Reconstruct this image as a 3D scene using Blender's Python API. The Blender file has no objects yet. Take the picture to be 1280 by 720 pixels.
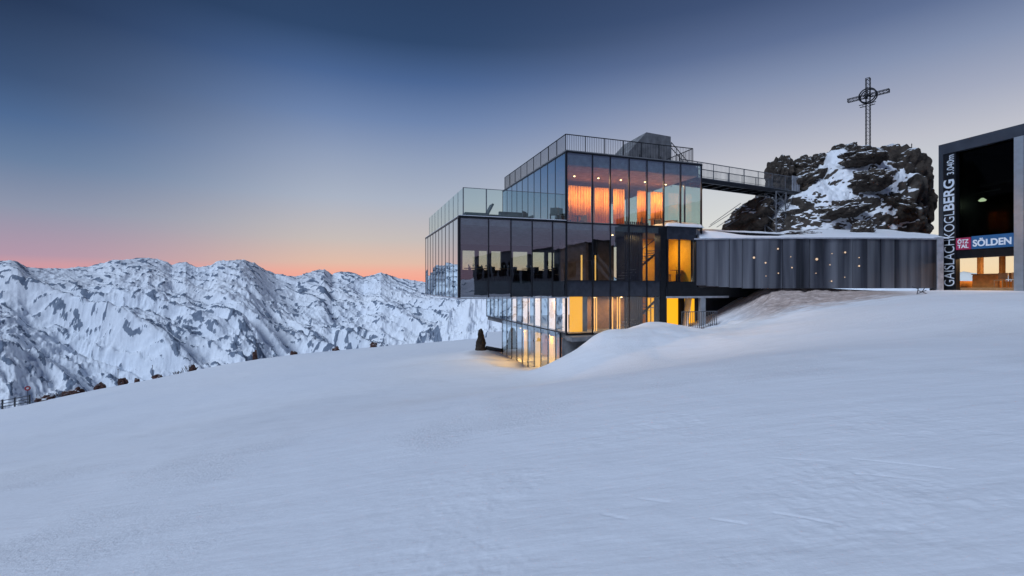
import bpy, bmesh, math, random
import numpy as np
from mathutils import Vector, Matrix, noise as mnoise
random.seed(7); np.random.seed(7)
S = bpy.context.scene
COL = S.collection
F = 590.0; CX = 640.0; CY = 358.0          # focal length in photo pixels, horizon row

# ------------------------------------------------------------------ camera
cam = bpy.data.cameras.new('camera'); camo = bpy.data.objects.new('camera', cam); COL.objects.link(camo)
cam.sensor_width = 36; cam.lens = 36*F/1280
cam.shift_y = -(360-CY)/1280
cam.clip_start = .1; cam.clip_end = 60000
camo.location = (0, 0, 0); camo.rotation_euler = (math.radians(90), 0, 0)
S.camera = camo
def P(px, py, Y): return Vector(((px-CX)/F*Y, Y, (CY-py)/F*Y))

# ------------------------------------------------------------------ world: dusk gradient
def lin(c):
    return tuple(((v/255)/12.92 if v/255 <= .04045 else ((v/255+.055)/1.055)**2.4) for v in c)+(1,)
W = bpy.data.worlds.new('World'); S.world = W; W.use_nodes = True
nt = W.node_tree; N = nt.nodes; N.clear(); LK = nt.links
def wn(t, **k):
    n = N.new(t)
    for a, b in k.items(): setattr(n, a, b)
    return n
tc = wn('ShaderNodeTexCoord'); sx = wn('ShaderNodeSeparateXYZ'); LK.new(tc.outputs['Generated'], sx.inputs[0])
def ramp(stops):
    r = wn('ShaderNodeValToRGB'); e = r.color_ramp.elements
    while len(e) > 1: e.remove(e[-1])
    e[0].position = stops[0][0]; e[0].color = lin(stops[0][1])
    for p, c in stops[1:]:
        q = e.new(p); q.color = lin(c)
    r.color_ramp.interpolation = 'LINEAR'
    LK.new(sx.outputs['Z'], r.inputs[0]); return r.outputs[0]
ZEN = [(.62, (34, 50, 80)), (1, (26, 40, 72))]
L_ = ramp([(0, (214, 146, 156)), (.033, (206, 154, 163)), (.047, (180, 152, 170)), (.117, (142, 150, 172)), (.186, (104, 127, 160)), (.242, (77, 105, 146)), (.296, (58, 82, 119)), (.394, (34, 51, 80))]+ZEN)
C_ = ramp([(0, (250, 160, 140)), (.03, (242, 176, 156)), (.048, (226, 189, 170)), (.095, (200, 190, 186)), (.175, (171, 180, 197)), (.252, (145, 160, 187)), (.324, (110, 133, 173)), (.392, (75, 102, 147)), (.453, (49, 73, 109))]+ZEN)
R_ = ramp([(0, (252, 222, 182)), (.03, (246, 226, 198)), (.1, (220, 221, 216)), (.184, (203, 207, 212)), (.234, (190, 192, 203)), (.289, (163, 170, 191)), (.353, (131, 145, 175)), (.413, (95, 112, 148)), (.479, (66, 84, 120))]+ZEN)
B_ = ramp([(0, (160, 134, 152)), (.06, (146, 138, 160)), (.14, (130, 142, 168)), (.25, (110, 128, 165)), (.4, (70, 92, 135))]+ZEN)
def mr(src, a, b):
    m = wn('ShaderNodeMapRange', interpolation_type='SMOOTHSTEP'); m.inputs['From Min'].default_value = a; m.inputs['From Max'].default_value = b
    LK.new(src, m.inputs['Value']); return m.outputs[0]
def mx(f, a, b):
    m = wn('ShaderNodeMix', data_type='RGBA'); LK.new(f, m.inputs['Factor']); LK.new(a, m.inputs[6]); LK.new(b, m.inputs[7]); return m.outputs[2]
c = mx(mr(sx.outputs['X'], -.74, -.32), L_, C_); c = mx(mr(sx.outputs['X'], -.2, .48), c, R_); c = mx(mr(sx.outputs['Y'], .45, -.35), c, B_)
bg = wn('ShaderNodeBackground'); bg.inputs[1].default_value = .62; LK.new(c, bg.inputs[0])
wo = wn('ShaderNodeOutputWorld'); LK.new(bg.outputs[0], wo.inputs[0])
# soft, low-contrast twilight glow
sun = bpy.data.lights.new('twilight', 'SUN'); so = bpy.data.objects.new('twilight', sun); COL.objects.link(so)
sun.energy = 1.5; sun.angle = math.radians(24); sun.color = (.70, .82, 1.0)
so.rotation_euler = (math.radians(46), 0, math.radians(-52))
S.view_settings.view_transform = 'Standard'; S.view_settings.look = 'None'; S.view_settings.exposure = .69; S.view_settings.gamma = 1
S.cycles.max_bounces = 8; S.cycles.transparent_max_bounces = 24; S.cycles.diffuse_bounces = 3; S.cycles.glossy_bounces = 4
S.cycles.caustics_reflective = False; S.cycles.caustics_refractive = False

# ------------------------------------------------------------------ helpers
def link(o, parent=None):
    COL.objects.link(o)
    if parent is not None: o.parent = parent
    return o
def tag(o, label=None, cat=None, group=None, kind=None):
    if label: o['label'] = label
    if cat: o['category'] = cat
    if group: o['group'] = group
    if kind: o['kind'] = kind
    return o
def empty(name, loc, rz=0, label=None, cat=None, group=None):
    o = bpy.data.objects.new(name, None); o.empty_display_size = .2; link(o)
    o.location = loc; o.rotation_euler = (0, 0, rz)
    return tag(o, label, cat, group)
def obj(name, bm, m, parent=None, smooth=False):
    me = bpy.data.meshes.new(name); bm.normal_update(); bm.to_mesh(me); bm.free()
    me.materials.append(m)
    if smooth:
        me.polygons.foreach_set('use_smooth', [True]*len(me.polygons))
    return link(bpy.data.objects.new(name, me), parent)
def box(bm, x0, x1, y0, y1, z0, z1, rot=None):
    v = [bm.verts.new(p) for p in ((x0, y0, z0), (x1, y0, z0), (x1, y1, z0), (x0, y1, z0), (x0, y0, z1), (x1, y0, z1), (x1, y1, z1), (x0, y1, z1))]
    for f in ((3, 2, 1, 0), (4, 5, 6, 7), (0, 1, 5, 4), (1, 2, 6, 5), (2, 3, 7, 6), (3, 0, 4, 7)): bm.faces.new([v[i] for i in f])
    return bm
def B(*a):
    return box(bmesh.new(), *a)
def bar(bm, p, q, r, n=6):
    p, q = Vector(p), Vector(q); d = (q-p).normalized()
    a = d.cross(Vector((0, 0, 1)) if abs(d.z) < .9 else Vector((1, 0, 0))).normalized(); b = d.cross(a)
    rings = []
    for c_ in (p, q):
        rings.append([bm.verts.new(c_+(a*math.cos(2*math.pi*i/n)+b*math.sin(2*math.pi*i/n))*r) for i in range(n)])
    for i in range(n):
        j = (i+1) % n; bm.faces.new((rings[0][i], rings[0][j], rings[1][j], rings[1][i]))
    bm.faces.new(rings[0][::-1]); bm.faces.new(rings[1]); return bm
def lathe(bm, prof, n=16, c=(0, 0, 0)):
    rs = [[bm.verts.new((c[0]+r*math.cos(2*math.pi*i/n), c[1]+r*math.sin(2*math.pi*i/n), c[2]+z)) for i in range(n)] for r, z in prof]
    for a, b in zip(rs, rs[1:]):
        for i in range(n):
            j = (i+1) % n; bm.faces.new((a[i], a[j], b[j], b[i]))
    bm.faces.new(rs[0][::-1]); bm.faces.new(rs[-1]); return bm
def copy_tree(o, parent=None, loc=None, rz=None, label=None):
    c_ = o.copy(); COL.objects.link(c_)
    if parent is not None: c_.parent = parent
    for ch in list(o.children): copy_tree(ch, c_)
    if loc is not None: c_.location = loc
    if rz is not None: c_.rotation_euler = (0, 0, rz)
    if label: c_['label'] = label
    return c_

# ------------------------------------------------------------------ materials
class MT:
    def __init__(s, name):
        s.m = bpy.data.materials.new(name); s.m.use_nodes = True; s.t = s.m.node_tree; s.n = s.t.nodes; s.l = s.t.links
        s.p = s.n['Principled BSDF']; s.out = s.n['Material Output']
    def new(s, t, **k):
        n = s.n.new(t)
        for a, b in k.items(): setattr(n, a, b)
        return n
    def coord(s, kind='Object', scale=(1, 1, 1), rot=(0, 0, 0)):
        t = s.new('ShaderNodeTexCoord'); mp = s.new('ShaderNodeMapping'); mp.inputs['Scale'].default_value = scale; mp.inputs['Rotation'].default_value = rot
        s.l.new(t.outputs[kind], mp.inputs[0]); return mp.outputs[0]
    def noise(s, vec, scale, detail=6, rough=.55, dist=0):
        n = s.new('ShaderNodeTexNoise'); n.inputs['Scale'].default_value = scale; n.inputs['Detail'].default_value = detail
        n.inputs['Roughness'].default_value = rough; n.inputs['Distortion'].default_value = dist; s.l.new(vec, n.inputs['Vector']); return n.outputs['Fac']
    def rmp(s, src, stops):
        r = s.new('ShaderNodeValToRGB'); e = r.color_ramp.elements
        while len(e) > 1: e.remove(e[-1])
        e[0].position = stops[0][0]; e[0].color = tuple(stops[0][1])+(1,)
        for p, c_ in stops[1:]: e.new(p).color = tuple(c_)+(1,)
        s.l.new(src, r.inputs[0]); return r.outputs[0]
    def math(s, op, a, b=None, clamp=False):
        m = s.new('ShaderNodeMath', operation=op); m.use_clamp = clamp
        for i, v in enumerate((a, b)):
            if v is None: continue
            if isinstance(v, (int, float)): m.inputs[i].default_value = v
            else: s.l.new(v, m.inputs[i])
        return m.outputs[0]
    def mix(s, f, a, b):
        m = s.new('ShaderNodeMix', data_type='RGBA')
        for i, v in ((0, f), (6, a), (7, b)):
            if isinstance(v, (int, float)): m.inputs[i].default_value = v
            elif isinstance(v, tuple): m.inputs[i].default_value = v+(1,)
            else: s.l.new(v, m.inputs[i])
        return m.outputs[2]
    def step(s, src, a, b):
        m = s.new('ShaderNodeMapRange'); m.interpolation_type = 'SMOOTHSTEP'
        m.inputs['From Min'].default_value = a; m.inputs['From Max'].default_value = b; s.l.new(src, m.inputs['Value']); return m.outputs[0]
    def bump(s, h, strength=.3, dist=.05, prev=None):
        b = s.new('ShaderNodeBump'); b.inputs['Strength'].default_value = strength; b.inputs['Distance'].default_value = dist
        s.l.new(h, b.inputs['Height'])
        if prev is not None: s.l.new(prev, b.inputs['Normal'])
        s.l.new(b.outputs[0], s.p.inputs['Normal']); return b.outputs[0]
    def base(s, v):
        if isinstance(v, tuple): s.p.inputs['Base Color'].default_value = v+(1,)
        else: s.l.new(v, s.p.inputs['Base Color'])
    def set(s, **k):
        for a, b in k.items():
            i = s.p.inputs[{'rough': 'Roughness', 'metal': 'Metallic', 'spec': 'Specular IOR Level', 'ior': 'IOR'}[a]]
            i.default_value = b
def plain(name, c, rough=.6, metal=0, var=.25, sc=3.0, bump=.0):
    t = MT(name); v = t.noise(t.coord(), sc, 5)
    lo = tuple(x*(1-var) for x in c); hi = tuple(min(1, x*(1+var)) for x in c)
    t.base(t.rmp(v, [(.3, lo), (.7, hi)])); t.set(rough=rough, metal=metal)
    if bump: t.bump(t.noise(t.coord(), sc*8, 4), bump, .02)
    return t.m
def emit(name, c, st):
    t = MT(name); t.base(tuple(x*.25 for x in c)); t.p.inputs['Emission Color'].default_value = c+(1,); t.p.inputs['Emission Strength'].default_value = st; return t.m
def glass(name, tint, base, k, refl=(1, 1, 1), rough=.0, wav=.0):
    t = MT(name); t.n.remove(t.p)
    fr = t.new('ShaderNodeLayerWeight'); fr.inputs[0].default_value = .5; ge = t.new('ShaderNodeNewGeometry')
    f = t.math('ADD', t.math('MULTIPLY', t.math('ADD', t.math('MULTIPLY', t.math('POWER', fr.outputs['Facing'], 5.0), .96), .04), k), base, True)
    f = t.math('MULTIPLY', f, t.math('SUBTRACT', 1, ge.outputs['Backfacing']))
    tr = t.new('ShaderNodeBsdfTransparent'); tr.inputs[0].default_value = tint+(1,)
    gl = t.new('ShaderNodeBsdfGlossy'); gl.inputs['Roughness'].default_value = rough; gl.inputs['Color'].default_value = refl+(1,)
    if wav:
        b = t.new('ShaderNodeBump'); b.inputs['Strength'].default_value = wav; b.inputs['Distance'].default_value = .02
        t.l.new(t.noise(t.coord('Object'), .9, 2), b.inputs['Height']); t.l.new(b.outputs[0], gl.inputs['Normal']); pass
    if wav:
        oi = t.new('ShaderNodeObjectInfo'); cx_ = t.new('ShaderNodeCombineXYZ')
        for k_, q_ in enumerate((71.3, 37.7, 17.1)): t.l.new(t.math('MULTIPLY', t.math('SUBTRACT', t.math('FRACT', t.math('MULTIPLY', oi.outputs['Random'], q_)), .5), .013), cx_.inputs[k_])
        va = t.new('ShaderNodeVectorMath', operation='ADD'); t.l.new(b.outputs[0], va.inputs[0]); t.l.new(cx_.outputs[0], va.inputs[1])
        t.l.new(va.outputs[0], gl.inputs['Normal'])
    m = t.new('ShaderNodeMixShader'); t.l.new(f, m.inputs[0]); t.l.new(tr.outputs[0], m.inputs[1]); t.l.new(gl.outputs[0], m.inputs[2])
    t.l.new(m.outputs[0], t.out.inputs[0]); return t.m
M = {}
M['glass'] = glass('glazing', (.84, .90, .89), .20, 1.2, (.92, .90, 1), 0, .10)
M['glass_side'] = glass('side_glazing', (.84, .92, .93), .80, .6, (.88, .97, 1), 0, .06)
M['glass_front'] = glass('ground_floor_glazing', (.92, .94, .92), .07, 1.0, (.9, .97, 1), 0, .08)
M['glass_low'] = glass('lower_glazing', (.90, .96, .97), .38, 1.0, (.9, .97, 1), 0, .06)
M['glass_clear'] = glass('clear_glazing', (.88, .94, .91), .06, .9, (.9, 1, 1))
M['glass_dark'] = glass('smoked_glazing', (.22, .24, .28), .0, .12)
M['glass_hall'] = glass('hall_glazing', (1, .97, .9), .01, .4)
M['black'] = plain('black_metal', (.015, .017, .022), .35, .5)
M['dark'] = plain('dark_cladding', (.04, .045, .055), .5)
M['steel'] = plain('brushed_steel', (.30, .32, .36), .35, .8)
M['galv'] = plain('galvanised_steel', (.16, .17, .19), .5, .5)
M['grey'] = plain('grey_render', (.26, .27, .29), .7, bump=.2)
M['concrete'] = plain('concrete', (.17, .175, .185), .85, var=.35, sc=2, bump=.4)
M['fascia'] = plain('pale_metal_fascia', (.45, .47, .52), .4, .4)
M['spandrel'] = plain('dark_spandrel', (.035, .04, .055), .18)
M['mauve'] = plain('mauve_plaster', (.35, .28, .30), .8)
M['yellow'] = plain('yellow_panel', (.80, .42, .02), .55, var=.12)
M['litpanel'] = emit('yellow_panel_glow', (1, .44, .012), .72)  # yellow panels and doors: their bright lighting is put in as emission
M['litpink'] = emit('pale_column_glow', (1, .72, .62), .95)  # columns are no lamps; the warm light on them is emission
M['litorange'] = emit('orange_strip_glow', (1, .50, .12), .85)  # warm interior streaks, put in as glowing strips
M['curtain'] = plain('amber_curtain', (.75, .37, .12), .9, var=.2, sc=2)
M['wood'] = plain('oak_wood', (.32, .18, .08), .6, sc=5)
M['orangewood'] = plain('orange_lit_wood', (.55, .26, .07), .6, sc=4)
M['fabric'] = plain('grey_fabric', (.09, .10, .11), .9)
M['white'] = plain('white_paint', (.75, .74, .72), .6, var=.08)
M['glow'] = emit('warm_lamp', (1, .62, .28), 6)
M['spot'] = emit('lamp_reflection', (1, .70, .46), .42)  # emissive, imitates lamps mirrored in the curved wall
M['greenglow'] = emit('hall_lamp', (.9, 1, .45), 5)
M['frame'] = plain('station_frame_metal', (.085, .095, .115), .26, .6, var=.3, sc=.7)
M['column'] = plain('pale_station_column', (.38, .42, .46), .3, .5, var=.1)

def snow_mat(name, sc=1.0, dirt=False):
    t = MT(name); co = t.coord()
    big = t.noise(co, .05*sc, 4); md = t.noise(co, .9*sc, 6, .6)
    c_ = t.rmp(big, [(.3, (.76, .80, .87)), (.7, (.84, .86, .90))])
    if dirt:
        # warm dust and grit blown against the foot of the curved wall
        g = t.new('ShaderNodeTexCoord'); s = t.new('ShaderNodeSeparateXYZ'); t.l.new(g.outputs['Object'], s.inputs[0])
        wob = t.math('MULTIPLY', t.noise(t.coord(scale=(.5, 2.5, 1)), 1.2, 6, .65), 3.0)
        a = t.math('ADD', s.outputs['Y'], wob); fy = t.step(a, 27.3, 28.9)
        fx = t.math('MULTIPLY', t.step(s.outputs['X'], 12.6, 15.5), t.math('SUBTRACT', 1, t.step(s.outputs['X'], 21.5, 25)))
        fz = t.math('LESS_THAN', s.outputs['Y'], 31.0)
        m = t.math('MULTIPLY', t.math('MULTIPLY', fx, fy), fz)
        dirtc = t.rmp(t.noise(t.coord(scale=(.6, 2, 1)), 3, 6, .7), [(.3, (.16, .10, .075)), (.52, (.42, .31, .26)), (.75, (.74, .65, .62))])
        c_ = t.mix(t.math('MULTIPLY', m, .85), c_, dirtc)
    w_ = t.noise(t.coord(scale=(.3, 1.3, 1), rot=(0, 0, .5)), 2.2*sc, 6, .65); gr = t.noise(co, 30*sc, 3, .7)
    k_ = t.math('ADD', t.math('MULTIPLY', t.math('SUBTRACT', w_, .5), .05), t.math('MULTIPLY', t.math('SUBTRACT', gr, .5), .14))
    hs = t.new('ShaderNodeHueSaturation'); t.l.new(c_, hs.inputs['Color']); t.l.new(t.math('ADD', 1.0, k_), hs.inputs['Value']); c_ = hs.outputs[0]
    t.base(c_); t.set(rough=.85, spec=.15)
    wind = t.noise(t.coord(scale=(.25, 1.2, 1), rot=(0, 0, .5)), 1.6*sc, 5, .6)
    b1 = t.bump(wind, .45, .09)
    b2 = t.bump(md, .5, .05, b1)
    fine = t.noise(co, 14*sc, 5, .7)
    patch = t.math('MULTIPLY', t.step(t.noise(co, .22, 3), .42, .62), fine)
    b3 = t.bump(patch, .9, .035, b2)
    tr = t.new('ShaderNodeTexWave'); tr.wave_type = 'BANDS'; tr.inputs['Scale'].default_value = .9; tr.inputs['Distortion'].default_value = 5; tr.inputs['Detail'].default_value = 3; tr.inputs['Detail Scale'].default_value = .6
    t.l.new(t.coord(rot=(0, 0, .9)), tr.inputs['Vector'])
    trk = t.math('MULTIPLY', t.step(t.noise(co, .35, 4), .5, .62), t.step(tr.outputs['Fac'], .93, 1))
    t.bump(trk, -.5, .03, b3)
    return t.m
M['snow'] = snow_mat('snow_cover', 1, True)
M['snowcap'] = snow_mat('soft_snow', 1.5)

def rocky(name, rock_lo, rock_hi, snow_c, nz0, nz1, sc, nw, bumpd, k2=.3, bias=0, lf=.22):
    t = MT(name); co = t.coord()
    g = t.new('ShaderNodeNewGeometry'); s = t.new('ShaderNodeSeparateXYZ'); t.l.new(g.outputs['Normal'], s.inputs[0])
    n1 = t.noise(co, sc, 8, .62, .3); n2 = t.noise(co, sc*5, 8, .7); n3 = t.noise(co, sc*lf, 4)
    mixn = t.math('ADD', t.math('MULTIPLY', n1, .4), t.math('ADD', t.math('MULTIPLY', n2, k2), t.math('MULTIPLY', n3, .6-k2)))
    v = t.math('ADD', s.outputs['Z'], t.math('MULTIPLY', t.math('SUBTRACT', mixn, .5), nw))
    f = t.step(v, nz0, nz1)
    if bias:
        sp_ = t.new('ShaderNodeSeparateXYZ'); t.l.new(co, sp_.inputs[0])
        bx_ = t.math('MULTIPLY', t.step(sp_.outputs['X'], -6.5, -4.2), t.math('SUBTRACT', 1, t.math('MULTIPLY', 2.3, t.step(sp_.outputs['X'], .8, 3.6))))
        v = t.math('ADD', v, t.math('MULTIPLY', bx_, bias)); f = t.step(v, nz0, nz1)
    rc = t.rmp(n2, [(.25, rock_lo), (.75, rock_hi)])
    rc2 = t.mix(t.step(t.noise(co, sc*2.0, 5, .6, 1.2), .40, .60), rc, t.rmp(n1, [(.3, tuple(x*.6 for x in rock_lo)), (.7, tuple(x*1.15 for x in rock_hi))]))
    t.base(t.mix(f, rc2, t.rmp(n3, [(.3, tuple(x*.93 for x in snow_c)), (.7, snow_c)]))); t.set(rough=.85, spec=.2)
    hb = t.math('MULTIPLY', n2, t.math('SUBTRACT', 1.15, f))
    b = t.bump(n1, .35, bumpd); t.bump(hb, .8, bumpd*.5, b)
    return t.m
t = MT('alpine_rock_and_snow'); co = t.coord(); at_ = t.new('ShaderNodeAttribute'); at_.attribute_name = 'rock'
n2 = t.noise(co, .018, 6, .65); n3 = t.noise(co, .0012, 4)
f_ = t.step(t.math('ADD', at_.outputs['Fac'], t.math('MULTIPLY', t.math('SUBTRACT', n2, .5), 1.25)), .44, .66)
t.base(t.mix(f_, t.rmp(n3, [(.3, (.80, .86, .94)), (.7, (.88, .91, .95))]), t.rmp(n2, [(.3, (.11, .15, .22)), (.7, (.27, .32, .40))]))); t.set(rough=.9, spec=.1)  # rock colour paled and blued to imitate distance haze
t.bump(n2, .5, 14); M['mount'] = t.m
M['crag'] = rocky('crag_rock_and_snow', (.024, .022, .021), (.125, .105, .09), (.80, .83, .88), .36, .43, .40, 1.4, .25, .14, .34, .8)
M['boulder'] = rocky('boulder_rock', (.018, .016, .015), (.10, .08, .065), (.80, .83, .88), .74, .82, .9, .7, .35)
M['brownrock'] = rocky('brown_rock', (.045, .026, .024), (.14, .07, .055), (.8, .83, .88), .9, .99, 2.2, .4, .06)

# ------------------------------------------------------------------ numpy noise
perm = np.random.permutation(1024); grad = np.random.uniform(0, 2*np.pi, 1024)
def perlin(x, y, seed=0):
    xi = np.floor(x).astype(int); yi = np.floor(y).astype(int); xf = x-xi; yf = y-yi
    def g(ix, iy, dx, dy):
        a = grad[(perm[(ix+seed*57) % 1024]+iy+seed*131) % 1024]
        return np.cos(a)*dx+np.sin(a)*dy
    u = xf*xf*xf*(xf*(xf*6-15)+10); v = yf*yf*yf*(yf*(yf*6-15)+10)
    a = g(xi, yi, xf, yf)*(1-u)+g(xi+1, yi, xf-1, yf)*u; b = g(xi, yi+1, xf, yf-1)*(1-u)+g(xi+1, yi+1, xf-1, yf-1)*u
    return (a*(1-v)+b*v)*1.4
def fbm(x, y, o=6, seed=0, gain=.5, ridged=False):
    s = 0; a = 1; t = 0
    for i in range(o):
        n = perlin(x*2**i, y*2**i, seed+i)
        s = s+a*((1-np.abs(n)*2) if ridged else n); t += a; a *= gain
    return s/t
def grid_mesh(name, X, Y, Z, mat, wrap=False, smooth=True):
    r, c_ = X.shape
    co = np.stack([X, Y, Z], -1).reshape(-1, 3).astype(np.float32)
    idx = np.arange(r*c_).reshape(r, c_)
    if wrap: idx = np.concatenate([idx, idx[:, :1]], 1)
    q = np.stack([idx[:-1, :-1], idx[:-1, 1:], idx[1:, 1:], idx[1:, :-1]], -1).reshape(-1, 4).astype(np.int32)
    me = bpy.data.meshes.new(name); me.vertices.add(len(co)); me.vertices.foreach_set('co', co.ravel())
    me.loops.add(q.size); me.loops.foreach_set('vertex_index', q.ravel())
    me.polygons.add(len(q)); me.polygons.foreach_set('loop_start', np.arange(0, q.size, 4, dtype=np.int32))
    me.polygons.foreach_set('use_smooth', np.ones(len(q), bool) if smooth else np.zeros(len(q), bool))
    me.update(calc_edges=True); me.validate(); me.materials.append(mat)
    return link(bpy.data.objects.new(name, me))
def smooth01(x): x = np.clip(x, 0, 1); return x*x*(3-2*x)

# ------------------------------------------------------------------ snow ground
def plane0(x, y): return -1.65+.155*x-.1*y
CP = [(0, 512, 56), (36, 505.5, 56), (100, 491, 56), (160, 480.5, 56), (240, 464, 56), (320, 449.5, 57), (420, 437.5, 58), (500, 429, 60), (560, 424, 60), (600, 422, 58),
      # hollow on the left of the building
      (625, 441, 38.5), (650, 455, 33.5), (637, 448, 36), (604, 434, 40), (600, 446, 35), (618, 455, 31), (575, 440, 40), (560, 450, 32), (585, 458, 29), (640, 461, 27),
      (670, 459.5, 29), (665, 462, 24.5), (540, 445, 38),
      # near edge, mound in front of the facade
      (695, 450, 24.6), (720, 437, 25.2), (739, 423, 25.8), (751, 418, 26.1), (777, 414.5, 26.8), (795, 410, 27), (808, 404, 27.2), (820, 402, 27.3), (832, 403, 27.3), (846, 408.5, 27.5), (858, 410, 27.8), (872, 412, 28), (890, 409, 28.4),
      (700, 470, 21), (760, 449, 21.5), (820, 439, 22), (880, 432, 22), (940, 421, 22), (1000, 411, 22),
      # bank under the curved wall
      (905, 402, 29), (920, 390, 29.6), (940, 373, 29.8), (960, 360.5, 29.7), (985, 361, 29.3), (1030, 362.5, 29.0), (1080, 363.5, 29), (1130, 364, 29.2), (1170, 363.5, 29.6),
      (900, 409, 27.6), (930, 402, 27.3), (960, 393, 27), (1000, 386, 26.6), (1040, 380, 26.6), (1080, 373, 26.8), (1110, 368.5, 27), (1140, 366, 27.5), (1185, 364, 27.5), (1230, 364, 26.5), (1280, 364.5, 25),
      (1280, 372, 21), (1180, 376, 22), (1100, 388, 22)]
pts = [tuple(P(*c_)) for c_ in CP]
pts += [(0, 0, -1.65), (4, 4, plane0(4, 4)), (-5, 5, plane0(-5, 5)), (8, 12, plane0(8, 12)), (-10, 14, plane0(-10, 14)), (0, 14, plane0(0, 14)), (14, 10, -1.2), (-20, 25, plane0(-20, 25)-.1),
        (-25, 8, plane0(-25, 8)), (0, -20, plane0(0, -20)), (25, -10, -2), (-25, -20, plane0(-25, -20)),
        (5, 29, -3.5), (8, 30, -2.6), (11, 32, -2.5), (3.6, 27.6, -4.1), (2.3, 27, -4.9), (2.7, 26.3, -4.3), (4.1, 26.3, -3.5), (1.6, 30, -5.7), (0, 33, -5.6), (-1.2, 37, -5.4), (-2.4, 42, -5.6), (-5, 34, -5.5), (8, 40, -5), (16, 34, -1), (26, 40, -1), (26, 33, -.6), (35, 25, -.3), (30, 15, -.45), (22, 12, -.75), (30, 4, -1.0), (24, 20, -.4)]
pts = np.array(pts)
def U(r2): return .5*r2*np.log(r2+1e-9)
pr = pts[:, 2]-plane0(pts[:, 0], pts[:, 1])
d2 = (pts[:, None, 0]-pts[None, :, 0])**2+(pts[:, None, 1]-pts[None, :, 1])**2
n_ = len(pts); A_ = np.zeros((n_+3, n_+3)); A_[:n_, :n_] = U(d2)+np.eye(n_)*.005
A_[:n_, n_] = 1; A_[:n_, n_+1:] = pts[:, :2]; A_[n_:, :n_] = A_[:n_, n_:].T
wts = np.linalg.solve(A_, np.concatenate([pr, np.zeros(3)]))
def ground(x, y):
    x = np.asarray(x, float); y = np.asarray(y, float); r = np.hypot(x, y)
    rr = np.minimum(r, 92); k = rr/np.maximum(r, 1e-6); xx = x*k; yy = y*k
    z = wts[n_]+wts[n_+1]*xx+wts[n_+2]*yy
    for i in range(n_): z = z+wts[i]*U((xx-pts[i, 0])**2+(yy-pts[i, 1])**2)
    bk = smooth01((-yy+1)/22.)            # unseen ground behind the camera, lowered to keep snow out of the pane reflections
    z = (plane0(xx, yy)+z)*(1-bk)+(-3.6)*bk
    z = z+np.exp(-((xx-7.5)/7)**2-((yy-25.5)/3.0)**2)*.16*fbm(xx*.55, yy*.9, 4, 15)
    z = z+np.exp(-((xx-16)/5)**4-((yy-28.4)/1.4)**2)*.34*fbm(xx*1.1, yy*1.5, 5, 16)
    az = np.degrees(np.arctan2(x, y)); rc = np.where((az > -3) & (az < 60), 66, 57.5/np.cos(np.radians(np.clip(az, -48, 0))))
    z = z-np.clip(r-rc, 0, None)*.35-np.clip(r-rc, 0, 60)**2*.004
    z = z+.05*fbm(x*.12, y*.12, 3, 3)+.012*fbm(x*.9, y*.9, 3, 5)
    near = smooth01((9.5-r)/3)*smooth01((y-1.5)/.6)
    if np.any(near > 0):
        pm = smooth01((fbm(x*.55+3, y*.55, 3, 17)+.12)/.35)*smooth01((x+2.5)/3)
        z = z+near*pm*(.010*fbm(x*5, y*5, 4, 18)+.008*np.clip(fbm(x*11, y*11, 3, 19), -.1, 1))+near*.004*fbm(x*3, y*9, 4, 20)
        for (xa_, ya_, xb_, yb_, dp, wd) in TRK:
            dx_, dy_ = xb_-xa_, yb_-ya_; q2 = np.clip(((x-xa_)*dx_+(y-ya_)*dy_)/(dx_*dx_+dy_*dy_), 0, 1)
            z = z-dp*np.exp(-((x-xa_-q2*dx_)**2+(y-ya_-q2*dy_)**2)/wd**2)*near
    return z
TRK = [(1.50, 3.55, 1.68, 3.40, .007, .012), (1.95, 3.5, 2.2, 3.25, .008, .012), (3.1, 4.3, 3.6, 3.85, .006, .014), (2.5, 4.6, 2.9, 4.3, .004, .014), (.75, 3.9, .9, 3.75, .006, .02), (2.9, 4.0, 3.25, 3.7, .006, .013), (1.1, 4.1, 1.3, 3.95, .005, .02)]
def gz(x, y): return float(ground(np.array([x]), np.array([y]))[0])
az = np.concatenate([np.linspace(-62, 56, 760, endpoint=False), np.linspace(56, 298, 200, endpoint=False)])
rr = np.concatenate([[0.01, .5], np.geomspace(1.0, 2.4, 20, endpoint=False), np.linspace(2.4, 8.5, 430, endpoint=False), np.geomspace(8.5, 22, 90, endpoint=False), np.geomspace(22, 75, 230, endpoint=False), np.geomspace(75, 400, 50)])
AZ, RR = np.meshgrid(np.radians(az), rr); GX = RR*np.sin(AZ); GY = RR*np.cos(AZ)
def crestY(px):
    Ys = np.linspace(24, 75, 400); x_ = (px-CX)/F*Ys; q_ = ground(x_, Ys)/Ys; i_ = int(np.argmax(q_)); return float(Ys[i_]), float(CY-q_[i_]*F)
tag(grid_mesh('snow_ground', GX, GY, ground(GX, GY), M['snow'], wrap=True), kind='structure')

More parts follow.
